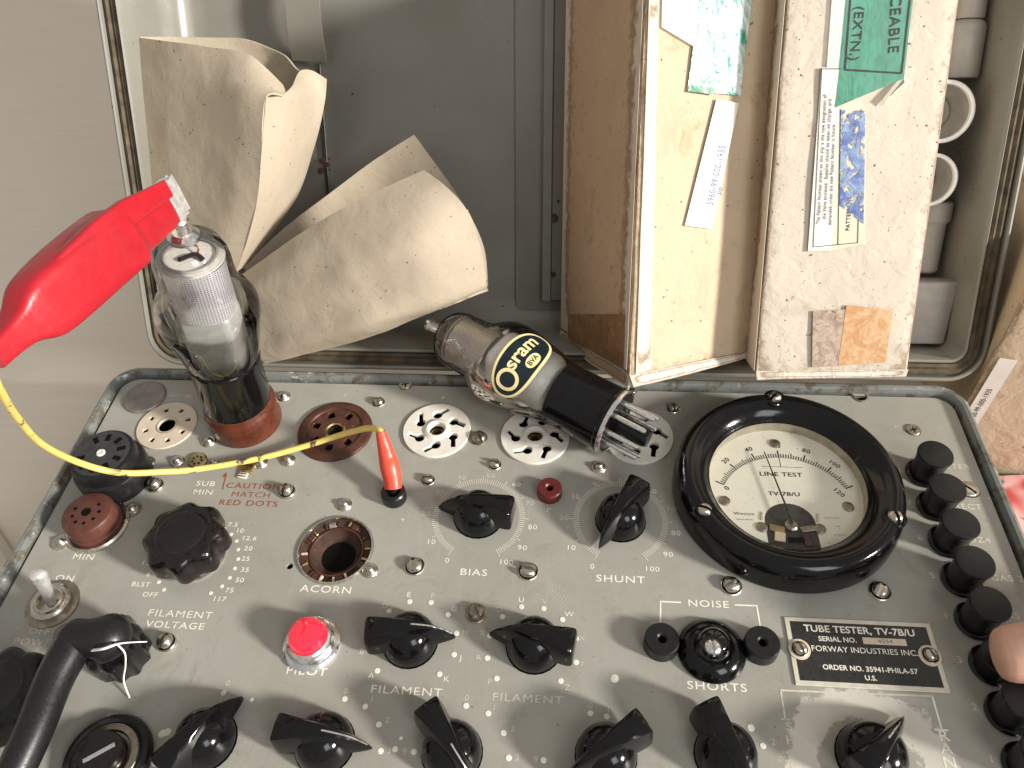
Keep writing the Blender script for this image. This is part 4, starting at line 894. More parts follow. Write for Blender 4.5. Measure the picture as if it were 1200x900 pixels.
def oval(a,b,n=64,skew=.0): return [(a*math.copysign(abs(math.cos(t))**.85,math.cos(t)),b*math.copysign(abs(math.sin(t))**.95,math.sin(t))+skew*math.cos(t)) for t in [2*math.pi*i/n for i in range(n)]]
def grid_oval(a,b,n=64,rings=10):
    bm=bmesh.new(); o=oval(a,b,n); rs=[[Vector((x*k/rings,y*k/rings,0)) for x,y in o] for k in range(rings,0,-1)]
    vr=loft(bm,rs); c=bm.verts.new((0,0,0))
    for i in range(n): bm.faces.new((vr[-1][i],vr[-1][(i+1)%n],c))
    return bm
for a,b,off,mt,nm in ((1.78,.86,.012,'badge_gold','badge_border'),(1.66,.74,.020,'badge_navy','badge_field')):
    me=bm_mesh(grid_oval(a,b),nm,0)
    if nm=='badge_border': M[mt]=basic('badge_cream_border',(.80,.68,.34),.35,0,.08,2,.02,20)
    else: M[mt]=basic('badge_navy',(.006,.014,.020),.3,0,.3,1.5,.02,20)
    badge(BZ,BA0,BR,off)(me); link(nm,me,V2,M[mt])
me=bm_mesh(grid_oval(.40,.23),'b',0)
for v in me.vertices: v.co.x+=.30; v.co.y-=.40
badge(BZ,BA0,BR,.028)(me); link('badge_spot',me,V2,M['badge_gold'])
def btext(s,dx,dy,cap,wide,mat,off,bold,shear=.0):
    def post(me):
        bm=bmesh.new(); bm.from_mesh(me)
        bmesh.ops.triangulate(bm,faces=bm.faces[:]); 
        for v in bm.verts: v.co.x=v.co.x*wide+dx; v.co.y+=dy
        for _ in range(2):
            es=[e for e in bm.edges if e.calc_length()>.12]
            if es: bmesh.ops.subdivide_edges(bm,edges=es,cuts=1); bmesh.ops.triangulate(bm,faces=bm.faces[:])
        bm.to_mesh(me); bm.free(); badge(BZ,BA0,BR,off)(me)
    cu=bpy.data.curves.new('text','FONT'); cu.body=s; cu.size=cap/.7; cu.align_x='CENTER'; cu.align_y='CENTER'; cu.offset=bold; cu.shear=shear
    pend(cu,'lettering',V2,M[mat],Matrix.Identity(4),'badge lettering '+s if 0 else None,post)
btext('O',-.97,-.02,.92,.95,'badge_gold',.030,.012); btext('sram',.33,.22,.56,1.10,'badge_gold',.030,.018); btext('BVA',.30,-.40,.21,1.05,'badge_navy',.036,.006)

# ================================================================== TEST LEAD: boot, jaws, wire, plug
TL=empty('test_lead','red crocodile clip and red plug joined by a yellow wire with dark smudges','test lead')
jb=P(186,245,11.6); je=P(5,402,12.4); ax=(je-jb).normalized(); vb=(CAM-(jb+je)/2).normalized(); sb=ax.cross(vb).normalized(); ub=sb.cross(ax).normalized()
if sb.y<0: sb=-sb
sb0,ub0=sb.copy(),ub.copy()
q_=Matrix.Rotation(R(-24),3,ax)
if (q_@ub).y>ub.y: q_=Matrix.Rotation(R(24),3,ax)
sb=q_@sb; ub=q_@ub
Lb=(je-jb).length
secs=[(-.02,.66,.45),(0,.72,.55),(.16,.78,.62),(.235,.80,.64),(.275,.95,.78),(.31,1.0,.82),(.5,1.0,.80),(.66,.97,.76),(.78,.92,.66),(.84,.80,.58),(.90,.55,.48),(.97,.42,.40),(1.08,.36,.36)]
rs=[]
def sup(n,w_,h_,e=.42):
    out=[]
    for i in range(n):
        t=2*math.pi*i/n; c,s=math.cos(t),math.sin(t); out.append((w_*math.copysign(abs(c)**e,c),h_*math.copysign(abs(s)**e,s)))
    return out
fs=catmull([Vector(s) for s in secs],4)
for v in fs:
    c=jb+ax*Lb*v.x+sb*(.25*math.sin(v.x*3.1)*.6)
    rs.append([c+sb*a+ub*b for a,b in sup(32,v.y,v.z)])
bm=bmesh.new(); loft(bm,rs,cap0=True,cap1=True); link('clip_boot',bm_mesh(bm,'clip_boot',50),TL,M['red'],label='red vinyl crocodile clip boot')
# upper flap of the boot
rs=[]
for t,w_,h_,o1,o2 in ((-.04,.30,.07,.55,.52),(.1,.36,.10,.66,.56),(.25,.42,.16,.82,.60),(.45,.42,.22,.84,.52),(.65,.38,.22,.72,.42),(.82,.28,.2,.55,.3)):
    c=jb+ax*Lb*t+sb*o1+ub*o2; rs.append([c+sb*a+ub*b for a,b in sup(20,w_,h_)])
bm=bmesh.new(); loft(bm,rs,cap0=True,cap1=True); link('boot_flap',bm_mesh(bm,'boot_flap',50),TL,M['red'])
# jaws
bm=bmesh.new()
J=jb-ax*.18
for off,th,sgn in ((.42,.05,1),(.02,.05,-1)):
    rs=[]
    for t,w_ in ((.5,.62),(-.1,.64),(-.62,.62),(-.78,.60)):
        c=J+ax*t+ub*(off+(.10 if t<-.6 else 0)*-sgn)+sb*.1
        rs.append([c+sb*w_+ub*th,c-sb*w_+ub*th,c-sb*w_-ub*th,c+sb*w_-ub*th])
    loft(bm,rs,cap0=True,cap1=True)
    for k in range(9):
        c=J-ax*.80+sb*(.1-.58+k*.145)+ub*(off-.08*sgn); b2=bmesh.new(); vs_=[b2.verts.new(c+v) for v in (sb*.06,-sb*.06,-ub*.13*sgn+ax*.0,sb*.06+ax*.08,-sb*.06+ax*.08,-ub*.13*sgn+ax*.08)]
        for f in ((0,1,2),(3,5,4),(0,3,4,1),(1,4,5,2),(2,5,3,0)): b2.faces.new([vs_[i] for i in f])
        merge(bm,b2)
for sx in (-.56,.7):
    rs=[]
    for t in (.4,-.55):
        c=J+ax*t+sb*sx; rs.append([c+sb*.03+ub*.45,c-sb*.03+ub*.45,c-sb*.03+ub*.0,c+sb*.03+ub*.0])
    loft(bm,rs,cap0=True,cap1=True)
link('clip_jaws',bm_mesh(bm,'clip_jaws',20),TL,M['jawsteel'],label='serrated steel clip jaws')
wp=[je+ax*.3,P(-10,432,11.6),P(2,460,10.2),P(20,489,8.2),P(50,521,5.6),P(95,543,3.2),P(140,554,2.1),P(190,553,1.3),P(230,550,.75),P(300,538,.45),P(360,522,.55),P(405,508,1.1),P(430,502,1.8),P(444,504,2.2),P(449,512,2.15)]
bm=bmesh.new(); tube(bm,wp,[.12]*5+[.13]*10,12,8); link('wire',bm_mesh(bm,'wire'),TL,M['yellow'])
pb=P(461,572,.45); pm=P(454,535,1.35); ptp=P(446,506,2.25)
bm=bmesh.new(); tube(bm,[tuple(pb),tuple(P(460,562,.7)),tuple(P(457,548,1.05)),tuple(pm),tuple(P(450,520,1.85)),tuple(ptp)],[.36,.37,.40,.36,.28,.20],20,5); link('plug',bm_mesh(bm,'plug',50),TL,M['redplug'],label='slender red plug pushed into the black jack')
bm=bmesh.new(); tube(bm,[tuple(pb),(pg.x,pg.y,.1)],.2,14,1); link('plug_collar',bm_mesh(bm,'pc'),TL,M['rubber'])

# ================================================================== POWER CORD with right-angle plug
PC=empty('power_cord','thick black cord with a right-angle rubber plug at lower left','cord')
bm=bmesh.new(); tube(bm,[P(-30,1010,.9),P(8,925,1.4),P(38,860,1.7),P(62,800,1.9),P(82,762,2.0),P(90,748,2.0)],[.55,.56,.58,.60,.62,.60],24,6); link('cable',bm_mesh(bm,'cable'),PC,M['rubber'])
pq=P(133,757,1.0)
bm=bmesh.new(); tube(bm,[P(72,742,2.0),P(85,747,2.05),P(105,747,2.1),P(128,748,1.9),P(140,751,1.55)],[.30,.62,.62,.82,.55],24,6); link('elbow',bm_mesh(bm,'elbow'),PC,M['rubber'])
link('plug_body',lathe_me('plug_body',[(.85,0),(.92,.1),(.92,.8),(.98,1.0),(.98,1.35),(.86,1.7),(.5,1.95),(0,2.0)],60,cap0=False,cap1=False,lobe=[.04,.06,.06,.06,.05,.03,0,0],k=10),PC,M['black'],loc=(pq.x,pq.y,.0))
TH=[P(108,762,2.35),P(122,760,2.7),P(137,755,2.55),P(150,753,2.2),P(172,752,1.6)]
bm=bmesh.new(); tube(bm,[tuple(v) for v in TH],[.05,.045,.035,.025,.02],8,6); tube(bm,[P(137,755,2.6),P(146,765,2.1),P(147,780,1.3),P(145,798,.5),P(152,818,.06)],.03,8,6)
tagp(link('thread',bm_mesh(bm,'thread'),mat=M['thread']),'loose white thread caught on the black right-angle plug','thread')

# ================================================================== CARTONS IN THE LID
def quadface(bm,pts,n=10,wob=.0,seed=0):
    a,b,c,d=[Vector(p) for p in pts]
    g=[[bm.verts.new((a.lerp(b,i/n)).lerp(d.lerp(c,i/n),j/n)) for j in range(n*2+1)] if 0 else [bm.verts.new((a.lerp(b,i/n)).lerp(d.lerp(c,i/n),j/(n*2))) for j in range(n*2+1)] for i in range(n+1)]
    for i in range(n):
        for j in range(n*2): bm.faces.new((g[i][j],g[i+1][j],g[i+1][j+1],g[i][j+1]))
def carton(bot,top,wob=.05,seed=3,bev=.12):
    """8-corner carton, edges softened and faces slightly buckled; bot/top: 4 corners each in order"""
    bm=bmesh.new(); vb=[bm.verts.new(p) for p in bot]; vt=[bm.verts.new(p) for p in top]
    for i in range(4): bm.faces.new((vb[i],vb[(i+1)%4],vt[(i+1)%4],vt[i]))
    bm.faces.new(vb[::-1]); bm.faces.new(vt)
    bmesh.ops.bevel(bm,geom=bm.edges[:],offset=bev,segments=2,profile=.6,affect='EDGES')
    bmesh.ops.subdivide_edges(bm,edges=[e for e in bm.edges if e.calc_length()>1.2],cuts=12,use_grid_fill=True)
    for v in bm.verts:
        p=v.co*.45+Vector((seed*7,0,0)); v.co+=Vector((mnoise.noise(p),mnoise.noise(p+Vector((9,0,0))),mnoise.noise(p+Vector((0,9,0)))))*wob
        p=v.co*3; v.co+=Vector((mnoise.noise(p),mnoise.noise(p+Vector((9,0,0))),mnoise.noise(p+Vector((0,9,0)))))*.015
    return bm_mesh(bm,'carton',40)
th=R(22); c,s=math.cos(th),math.sin(th)
B1=Vector((2.18,-4.0))   # x,d of the near corner
def b1(u,v,sh): x=B1.x+u*c-v*s*1.0; d=B1.y+u*s+v*c; return LP(x,sh,d)   # u along front face, v into the lid
W1,D1=5.75,7.8; H1=18.6
bot=[b1(0,0,1.15),b1(W1,0,1.75),b1(W1,D1,1.75),b1(0,D1,1.25)]; topv=[b1(0,0,H1),b1(W1,0,H1),b1(W1,D1,H1),b1(0,D1,H1)]
C1=empty('carton','tall cream carton in the middle of the lid, its shaded brown side facing left','carton',group='tall cartons standing in the lid')
link('body',carton(bot,topv,.06,3),C1,M['card_a'])
def patch(q,parent,mat,name,off,grid,label=None,wob=0.0,seed=0,thick=.012):
    """thin sheet lying on a carton face; q maps (u,s)->point, grid rows of (u,s)"""
    rows=[[q(u,sv,off) for u,sv in r] for r in grid]
    bm=sheet(rows,thick,2,2,wob,seed); return link(name,bm_mesh(bm,name,40),parent,mat,label=label)
nf1=(b1(W1,0,5)-b1(0,0,5)).cross(LU).normalized(); nf1=nf1 if nf1.dot(CAM-b1(0,0,5))>0 else -nf1
ns1=(b1(0,D1,5)-b1(0,0,5)).cross(LU).normalized(); ns1=ns1 if ns1.x<0 else -ns1
def f1(u,sv,off): return b1(u,0,sv)+nf1*off
def s1(v,sv,off): return b1(0,v,sv)+ns1*off
def rect(u0,u1,s0,s1_,nu=3,ns=6,sk=0): return [[(u0+(u1-u0)*i/nu+sk*(j/ns),s0+(s1_-s0)*j/ns) for i in range(nu+1)] for j in range(ns+1)]
def on_face(px,py,fn,u0=0,u1=1,axis=None):
    """solve (u,s) on a carton face for a photo position"""
    o=fn(0,0,0); eu=fn(1,0,0)-o; es=fn(0,1,0)-o; n=eu.cross(es)
    r=AX*(px-600)+AY*(py-450)+AZ*F; p=CAM+r*((o-CAM).dot(n)/r.dot(n))-o
    a,b,cc,dd,e=eu.dot(eu),eu.dot(es),es.dot(es),p.dot(eu),p.dot(es); det=a*cc-b*b
    return ((dd*cc-e*b)/det,(e*a-dd*b)/det)
def facequad(fn,pxs,n=6,m_=6):
    q=[on_face(x,y,fn) for x,y in pxs]  # TL TR BR BL
    return [[tuple((1-j/m_)*((1-i/n)*q[0][k]+i/n*q[1][k])+j/m_*((1-i/n)*q[3][k]+i/n*q[2][k]) for k in (0,1)) for i in range(n+1)] for j in range(m_+1)]
patch(s1,C1,M['card_brown'],'brown_side',.07,rect(.10,D1-.1,1.45,H1-.1,3,8),'plain brown side of the carton',.0)
patch(s1,C1,M['tapebrown'],'parcel_tape',.10,facequad(s1,((668,368),(735,368),(733,432),(668,396))),'patch of brown tape at the bottom of the side',.03,2)
patch(f1,C1,M['card_white'],'edge_strip',.075,facequad(f1,((760,-10),(772,-10),(762,432),(744,438))),'rubbed pale edge of the carton',.03,5)
patch(f1,C1,M['tapeclear'],'clear_tape',.085,facequad(f1,((775,-15),(822,-15),(812,55),(774,32))),None,.03,4)
patch(f1,C1,M['tapecrinkle'],'green_tape',.10,facequad(f1,((820,-15),(880,-15),(866,112),(804,106))),'crinkled green film tape on the cream carton',.06,4)
patch(f1,C1,M['tapegreen'],'green_tape_end',.13,facequad(f1,((806,100),(836,103),(834,111),(804,107))),None,.0,4)
patch(f1,C1,M['paperlabel'],'stock_label',.10,facequad(f1,((838,116),(864,121),(833,268),(801,264))),'white stock number label',.0,4)
def facetext(fn,s,px,py,px2,py2,cap,parent,mat,off,wide=1.1,name='lettering',flip=False):
    """text whose baseline runs from photo point 1 to 2 on the face"""
    a=on_face(px,py,fn); b=on_face(px2,py2,fn); A_=fn(a[0],a[1],off); B_=fn(b[0],b[1],off)
    o=fn(0,0,0); n=(fn(1,0,0)-o).cross(fn(0,1,0)-o).normalized()
    if n.dot(CAM-A_)<0: n=-n
    x=(B_-A_).normalized(); y=n.cross(x); c_=(A_+B_)/2
    mw=Matrix(((x.x,y.x,n.x,c_.x),(x.y,y.y,n.y,c_.y),(x.z,y.z,n.z,c_.z),(0,0,0,1)))
    return text(s,parent,M[mat],mw,cap,wide,.004,name=name)
facetext(f1,'5960-99-000-1935',828,250,848,160,.33,C1,'blueink',.115,.66)
facetext(f1,'PP',841,232,845,215,.22,C1,'blueink',.115,1.0)
# torn bottom flaps of carton one
bm=sheet([[b1(0,0,1.25)+nf1*.05,b1(W1*.5,0,1.55)+nf1*.05,b1(W1,0,1.8)+nf1*.05],[b1(.05,0,.85)+nf1*.35,b1(W1*.5,0,1.2)+nf1*.30,b1(W1,0,1.6)+nf1*.12]],.09,8,3,.06,2); link('bottom_flap',bm_mesh(bm,'flap'),C1,M['card_white'],label='torn pale bottom flap')
bm=sheet([[b1(0,D1,1.3)+ns1*.05,b1(0,D1*.5,1.3)+ns1*.05,b1(0,0,1.3)+ns1*.05],[b1(0,D1,.9)+ns1*.1,b1(0,D1*.5,.75)+ns1*.15,b1(0,0,.75)+ns1*.1]],.09,8,3,.06,6); link('bottom_flap',bm_mesh(bm,'flap'),C1,M['card_brown'])
# carton two
C2=empty('carton','pale flecked carton with a printed slip and green tape at the lid right','carton',group='tall cartons standing in the lid')
x20,x21,d20=7.34,13.25,-3.5
def b2f(u,v,sh): return LP(x20+u+ (-.012)*(sh),sh,d20+v)
W2,D2,H2=x21-x20,6.8,19.5
bot=[b2f(0,0,1.3),b2f(W2,0,1.5),b2f(W2,D2,1.5),b2f(0,D2,1.3)]; topv=[b2f(0,0,H2),b2f(W2-.1,0,H2),b2f(W2-.1,D2,H2),b2f(0,D2,H2)]
link('body',carton(bot,topv,.05,11),C2,M['card_b'])
def f2(u,sv,off): return b2f(u,0,sv)-LD*off
patch(f2,C2,M['tapegreen'],'green_tape',.10,facequad(f2,((992,-15),(1070,-15),(1058,92),(978,126))),'green tape with black stamped letters and a curled corner',.02,4)
patch(f2,C2,M['tapeclear'],'clear_tape',.085,facequad(f2,((975,-15),(992,-15),(980,126),(968,80))),None,.02,4)
bm=sheet([[f2(*on_face(1032,124,f2),.12),f2(*on_face(1058,92,f2),.12)],[f2(*on_face(1036,116,f2),.30),f2(*on_face(1056,98,f2),.34)]],.02,4,4); link('tape_curl',bm_mesh(bm,'curl'),C2,M['paperlabel'])
facetext(f2,'SERVICEABLE',1052,-70,1044,76,.40,C2,'ink',.125,1.0); facetext(f2,'(EXTN.)',1006,5,999,74,.36,C2,'ink',.125,1.05)
def faceline(fn,pts,wd,parent,mat,off):
    bm=bmesh.new()
    for a,b in zip(pts,pts[1:]):
        qa=on_face(*a,fn);qb=on_face(*b,fn); A_=fn(*qa,off);B_=fn(*qb,off); n=LD; d=(B_-A_).normalized(); s_=d.cross(n).normalized()*wd
        bm.faces.new([bm.verts.new(v) for v in (A_+s_,A_-s_,B_-s_,B_+s_)])
    return link('printed_frame',bm_mesh(bm,'frame',0),parent,M[mat])
faceline(f2,[(996,-10),(989,82),(1055,86),(1066,-10)],.03,C2,'ink',.123)
patch(f2,C2,M['paperlabel'],'printed_slip',.09,facequad(f2,((962,79),(985,81),(974,293),(946,294))),'white printed slip with a black ruled frame',.0,4)
patch(f2,C2,M['paperyellow'],'printed_slip',.092,facequad(f2,((985,81),(1014,128),(1013,285),(974,293))),None,.0,4)
faceline(f2,[(962,80),(952,289),(1004,284),(1008,128)],.014,C2,'ink',.112); faceline(f2,[(962,81),(984,81)],.014,C2,'ink',.112); faceline(f2,[(984,128),(981,286)],.014,C2,'ink',.112)
facetext(f2,'The Pattern Number shown on this slip is the new designation of',957,281,967,90,.135,C2,'grayink',.113,.92)
facetext(f2,'the Valve enclosed.  Supplies should be taken on charge, and',964,280,973,90,.135,C2,'grayink',.113,.92)
facetext(f2,'demanded, under the new Pattern Number in future.',971,279,977,128,.135,C2,'grayink',.113,.9)
facetext(f2,'PATTERN NO.',992,281,996,215,.16,C2,'ink',.113,1.0)
patch(f2,C2,M['smear'],'blue_ink_smear',.118,facequad(f2,((984,129),(1013,130),(1011,262),(983,240))),'smeared blue ink over the slip',.0,4,.004)
patch(f2,C2,M['tapedirt'],'dirty_tape',.08,facequad(f2,((952,364),(990,362),(981,428),(951,430))),'grey stained tape remnant',.01,4)
patch(f2,C2,M['tapeorange'],'orange_tape',.09,facequad(f2,((991,357),(1046,362),(1036,424),(981,428))),'orange stained old tape',.01,4)
bm=sheet([[f2(0,1.42,.05),f2(W2*.5,1.5,.05),f2(W2,1.6,.05)],[f2(0,1.1,.25),f2(W2*.5,1.25,.22),f2(W2*.98,1.35,.2)]],.1,8,3,.08,8); link('bottom_flap',bm_mesh(bm,'flap'),C2,M['card_white'],label='torn pale bottom edge')
bm=sheet([[LP(x20-.08,1.4,d20+.05),LP(x20-.08,1.4,d20+D2)],[LP(x20-.31,H2,d20+.05),LP(x20-.31,H2,d20+D2)]],.02,3,6); link('brown_side',bm_mesh(bm,'bs'),C2,M['card_brown'])

# ================================================================== CARD SLEEVES
S1=empty('card_sleeve','upright folded buff card sleeve behind the upright valve, open at the top','card sleeve',group='buff card sleeves in the lid')
def PS(rows,nudge=0): return [[PL(x,y,d+nudge) for x,y,d in r] for r in rows]
A_rows=PS([[(163,44,1.2),(200,49,.2),(245,55,-.6),(292,64,-1.2),(332,100,-1.3)],
 [(164,72,1.1),(200,77,.1),(245,83,-.8),(289,90,-1.7),(333,110,-1.9)],
 [(165,110,1.0),(202,112,0),(246,114,-1.0),(282,114,-2.0),(311,115,-2.4)],
 [(168,170,.9),(205,172,0),(245,175,-.9),(280,178,-1.7),(306,180,-2.2)],
 [(172,225,.8),(205,232,0),(240,240,-.7),(270,250,-1.3),(298,250,-1.6)],
 [(185,290,.6),(210,300,.2),(235,308,-.2),(255,314,-.5),(277,318,-.6)]])
link('front_panel',bm_mesh(sheet(A_rows,.09,14,12,.045,1),'front_panel',60),S1,M['kraft'])
B_rows=PS([[(311,114,-2.4),(327,112,-1.9),(341,102,-.6),(351,84,1.0),(366,83,1.4),(383,93,1.6)],
 [(310,130,-2.35),(328,128,-1.8),(345,120,-.8),(358,112,.4),(369,112,1.2),(380,122,1.7)],
 [(306,180,-2.2),(322,180,-1.7),(338,180,-.9),(350,180,0),(358,180,.8),(366,178,1.7)],
 [(298,250,-1.6),(308,250,-1.2),(320,248,-.6),(330,246,.1),(337,243,.8),(343,238,1.6)],
 [(277,318,-.6),(280,316,-.4),(285,313,-.1),(290,309,.3),(294,305,.8),(298,300,1.3)]])
link('side_panel',bm_mesh(sheet(B_rows,.09,10,12,.03,2),'side_panel',60),S1,M['kraft'])
C_rows=PS([[(164,43,1.3),(205,43,2.0),(250,44,2.6),(287,46,2.9),(315,56,3.0),(335,66,2.6),(347,80,1.9),(352,84,1.1)],
 [(166,75,1.4),(205,76,2.2),(250,78,2.9),(287,80,3.3),(315,88,3.3),(335,98,2.8),(348,108,2.1),(353,112,1.3)],
 [(170,140,1.5),(205,142,2.2),(250,146,2.9),(287,150,3.3),(310,152,3.2),(330,156,2.8),(343,160,2.0),(350,165,1.3)]])
link('back_panel',bm_mesh(sheet(C_rows,.09,5,5,.04,3),'back_panel',60),S1,M['kraft'])
S2=empty('card_sleeve','buff card sleeve lying aslant between the upright valve and the lid, pointed top corner','card sleeve',group='buff card sleeves in the lid')
fr=PS([[(284,322,-.4),(340,282,-1.2),(400,246,-1.8),(450,220,-2.0),(497,200,-1.8)],
 [(282,345,-.8),(345,310,-1.8),(405,280,-2.4),(460,250,-2.6),(522,218,-2.4)],
 [(284,368,-.8),(350,342,-1.9),(415,315,-2.8),(480,285,-3.1),(547,246,-2.4)],
 [(292,395,-.7),(360,372,-1.7),(430,348,-2.4),(498,320,-2.7),(562,285,-1.8)],
 [(302,415,-.7),(370,398,-1.7),(440,378,-2.3),(508,358,-2.0),(571,333,-1.0)],
 [(311,426,-.3),(375,412,-.8),(440,392,-1.1),(505,366,-1.0),(570,337,-.5)]])
link('front_panel',bm_mesh(sheet(fr,.09,14,12,.05,5),'front_panel',60),S2,M['kraft'])
bk=PS([[(286,312,1.0),(330,270,1.4),(385,228,1.6),(435,190,1.6),(485,158,1.4)],
 [(290,330,1.2),(340,290,1.7),(400,250,1.9),(455,215,1.7),(512,195,1.2)],
 [(300,370,1.4),(350,335,1.8),(415,300,1.9),(480,265,1.6),(545,243,.6)],
 [(305,400,1.2),(370,375,1.5),(435,350,1.5),(500,320,1.1),(566,290,-.6)]])
link('back_panel',bm_mesh(sheet(bk,.09,10,10,.04,6),'back_panel',60),S2,M['kraft'])
sd=PS([[(545,243,.6),(546,244,-.9),(547,246,-2.3)],[(566,290,-.4),(564,287,-1.1),(562,285,-1.8)],[(571,336,-.4),(571,334,-.7),(571,333,-1.0)]])
link('side_fold',bm_mesh(sheet(sd,.09,4,6,.02,7),'side_fold',60),S2,M['kraft'])

# ================================================================== THINGS AT THE RIGHT OF THE LID
grp='white rimmed plastic cups at the lid right'
for (px,py,R_,lab,d) in ((1106,131,1.25,'larger white rimmed grey cup half hidden behind the pale carton',1.2),(1091,211,1.1,'smaller white rimmed grey cup below the larger one',1.2)):
    E_=empty('plastic_cup',lab,'cup',group=grp); q=PL(px,py,d); mw=LM.copy(); mw.translation=q; E_.matrix_world=mw
    link('rim_ring',lathe_me('rim',[(R_*.87,-.2),(R_*.87,.0),(R_*.94,.06),(R_,.0),(R_,-.5),(R_*.95,-.6)],48,cap0=False,cap1=False),E_,M['plastic_white'])
    link('bowl',lathe_me('bowl',[(R_*.9,-.1),(R_*.86,-.8),(R_*.6,-1.2),(R_*.5,-1.0),(R_*.4,-1.2),(0,-1.25)],48,cap0=False,cap1=False),E_,M['greybeige'])
    link('stem',lathe_me('stem',[(R_*.96,-.55),(R_*.9,-1.5),(R_*.7,-1.9),(R_*.7,-3.6)],48,cap0=False,cap1=False),E_,M['greybeige'])
def pot(name,lab,cat,px,py,d,prof,axis_up=True,mat='greybeige'):
    q=PL(px,py,d); mw=(LM@Matrix.Rotation(R(-90),4,'X')) if axis_up else LM.copy(); mw=mw.copy(); mw.translation=q
    E_=empty(name,lab,cat,group='grey capped bottles behind the pale carton'); E_.matrix_world=mw
    link('body',lathe_me('body',prof[0],40,cap0=True,cap1=True),E_,M[mat]); link('cap',lathe_me('cap',prof[1],40,cap0=True,cap1=True),E_,M[mat])
pot('plastic_bottle','grey capped bottle at the top right behind the pale carton','bottle',1122,92,3.0,([(.75,0),(.8,.1),(.8,2.0),(.7,2.2),(.55,2.3)],[(.62,2.32),(.66,2.4),(.66,3.4),(.6,3.5),(0,3.5)]))
pot('plastic_bottle','grey bottle below the smaller white rimmed cup','bottle',1080,318,3.2,([(.55,0),(.65,.1),(.7,2.2),(.75,2.3)],[(.80,2.3),(.86,2.4),(.86,3.1),(.8,3.2),(0,3.2)]))
q=PL(1072,395,3.0); bm=bmesh.new(); qi=LI@q
rs=[[Vector((x,y,z)) for x,y in ((-1.2,0),(.75,0),(.95,2.9),(-1.2,2.9))] for z in (0,1.4)]
bm=bmesh.new(); loft(bm,rs,cap0=True,cap1=True); bmesh.ops.bevel(bm,geom=bm.edges[:],offset=.12,segments=3,profile=.5,affect='EDGES')
pb_=link('plastic_block',bm_mesh(bm,'plastic_block'),mat=M['greybeige']); mw=LM.copy(); mw.translation=q; pb_.matrix_world=mw; tagp(pb_,'grey plastic block wedged in the lid bottom right corner','block')

# ================================================================== BEYOND THE TESTER ON THE RIGHT
def boxthing(name,label,cat,corners_b,corners_t,mat,wob=.08,seed=1):
    E_=empty(name,label,cat); link('body',carton(corners_b,corners_t,wob,seed,.15),E_,mat); return E_
TZ=-7.0
a=P(1118,545,TZ); 
K3=boxthing('carton','brown carton with a stock number label beyond the tester right edge','carton',
  [Vector((17.9,24.6,TZ+.02)),Vector((27,22.8,TZ+.02)),Vector((30,34,TZ+.02)),Vector((20.9,36,TZ+.02))],[Vector((17.9,24.6,6.0)),Vector((27,22.8,6.0)),Vector((30,34,6.0)),Vector((20.9,36,6.0))],M['card_a'])
fa=Vector((17.9,24.6,0)); fb=Vector((27,22.8,0)); fd=(fb-fa).normalized(); fn_=Vector((fd.y,-fd.x,0))
def f3(u,sv,off): return fa+fd*u+Vector((0,0,sv))+fn_*off
patch(f3,K3,M['paperlabel'],'stock_label',.14,rect(.25,.95,-4.6,1.6),'white stock number strip')
t_=Matrix(((0,fd.x*-1,fn_.x,0),(0,fd.y*-1,fn_.y,0),(1,0,0,0),(0,0,0,1)))
ce=f3(.6,-1.4,.16); mw=Matrix(((0,-fd.x,fn_.x,ce.x),(0,-fd.y,fn_.y,ce.y),(1,0,fn_.z,ce.z),(0,0,0,1)))
text('5960-99-000-1935',K3,M['ink'],mw,.24,.9,.004)
K4=boxthing('carton','printed carton with red and green marks at the upper right edge','carton',
  [Vector((24.5,34,TZ+.02)),Vector((36,34,TZ+.02)),Vector((37,56,TZ+.02)),Vector((25.5,56,TZ+.02))],[Vector((24.5,34,46)),Vector((36,34,46)),Vector((37,56,46)),Vector((25.5,56,46))],M['card_white'],seed=6)  # height and depth extended out of view to keep sun off the far table
fa4=Vector((24.5,34,0))
def f4(u,sv,off): return fa4+Vector((1,0,0))*u+Vector((0,0,sv))+Vector((0,-1,0))*off
patch(f4,K4,M['redprint'],'red_mark',.14,rect(.1,3,4.0,8.5)); patch(f4,K4,M['greenprint'],'green_mark',.14,rect(.6,3,-1.8,.6))
# cloth
rows=[]
for j in range(9):
    rows.append([Vector((17.3+i*2.6,6+j*2.2,TZ+1.2+1.0*mnoise.noise(Vector((i*.7,j*.6,2)))+.5*mnoise.noise(Vector((i*1.7,j*1.5,5))))) for i in range(8)])
tagp(link('patterned_cloth',bm_mesh(sheet(rows,.15,4,4,.1,4),'cloth',60),mat=M['cloth']),'crumpled red and white patterned cloth right of the tester','cloth')
# brown pencil at the left edge
a=P(-18,612,TZ+.4); b=P(14,660,TZ+.4); bm=bmesh.new(); tube(bm,[tuple(a),tuple(b)],.38,6,1)
tagp(link('wooden_stick',bm_mesh(bm,'stick',20),mat=M['card_brown']),'thin brown stick on the table at the left edge','stick')

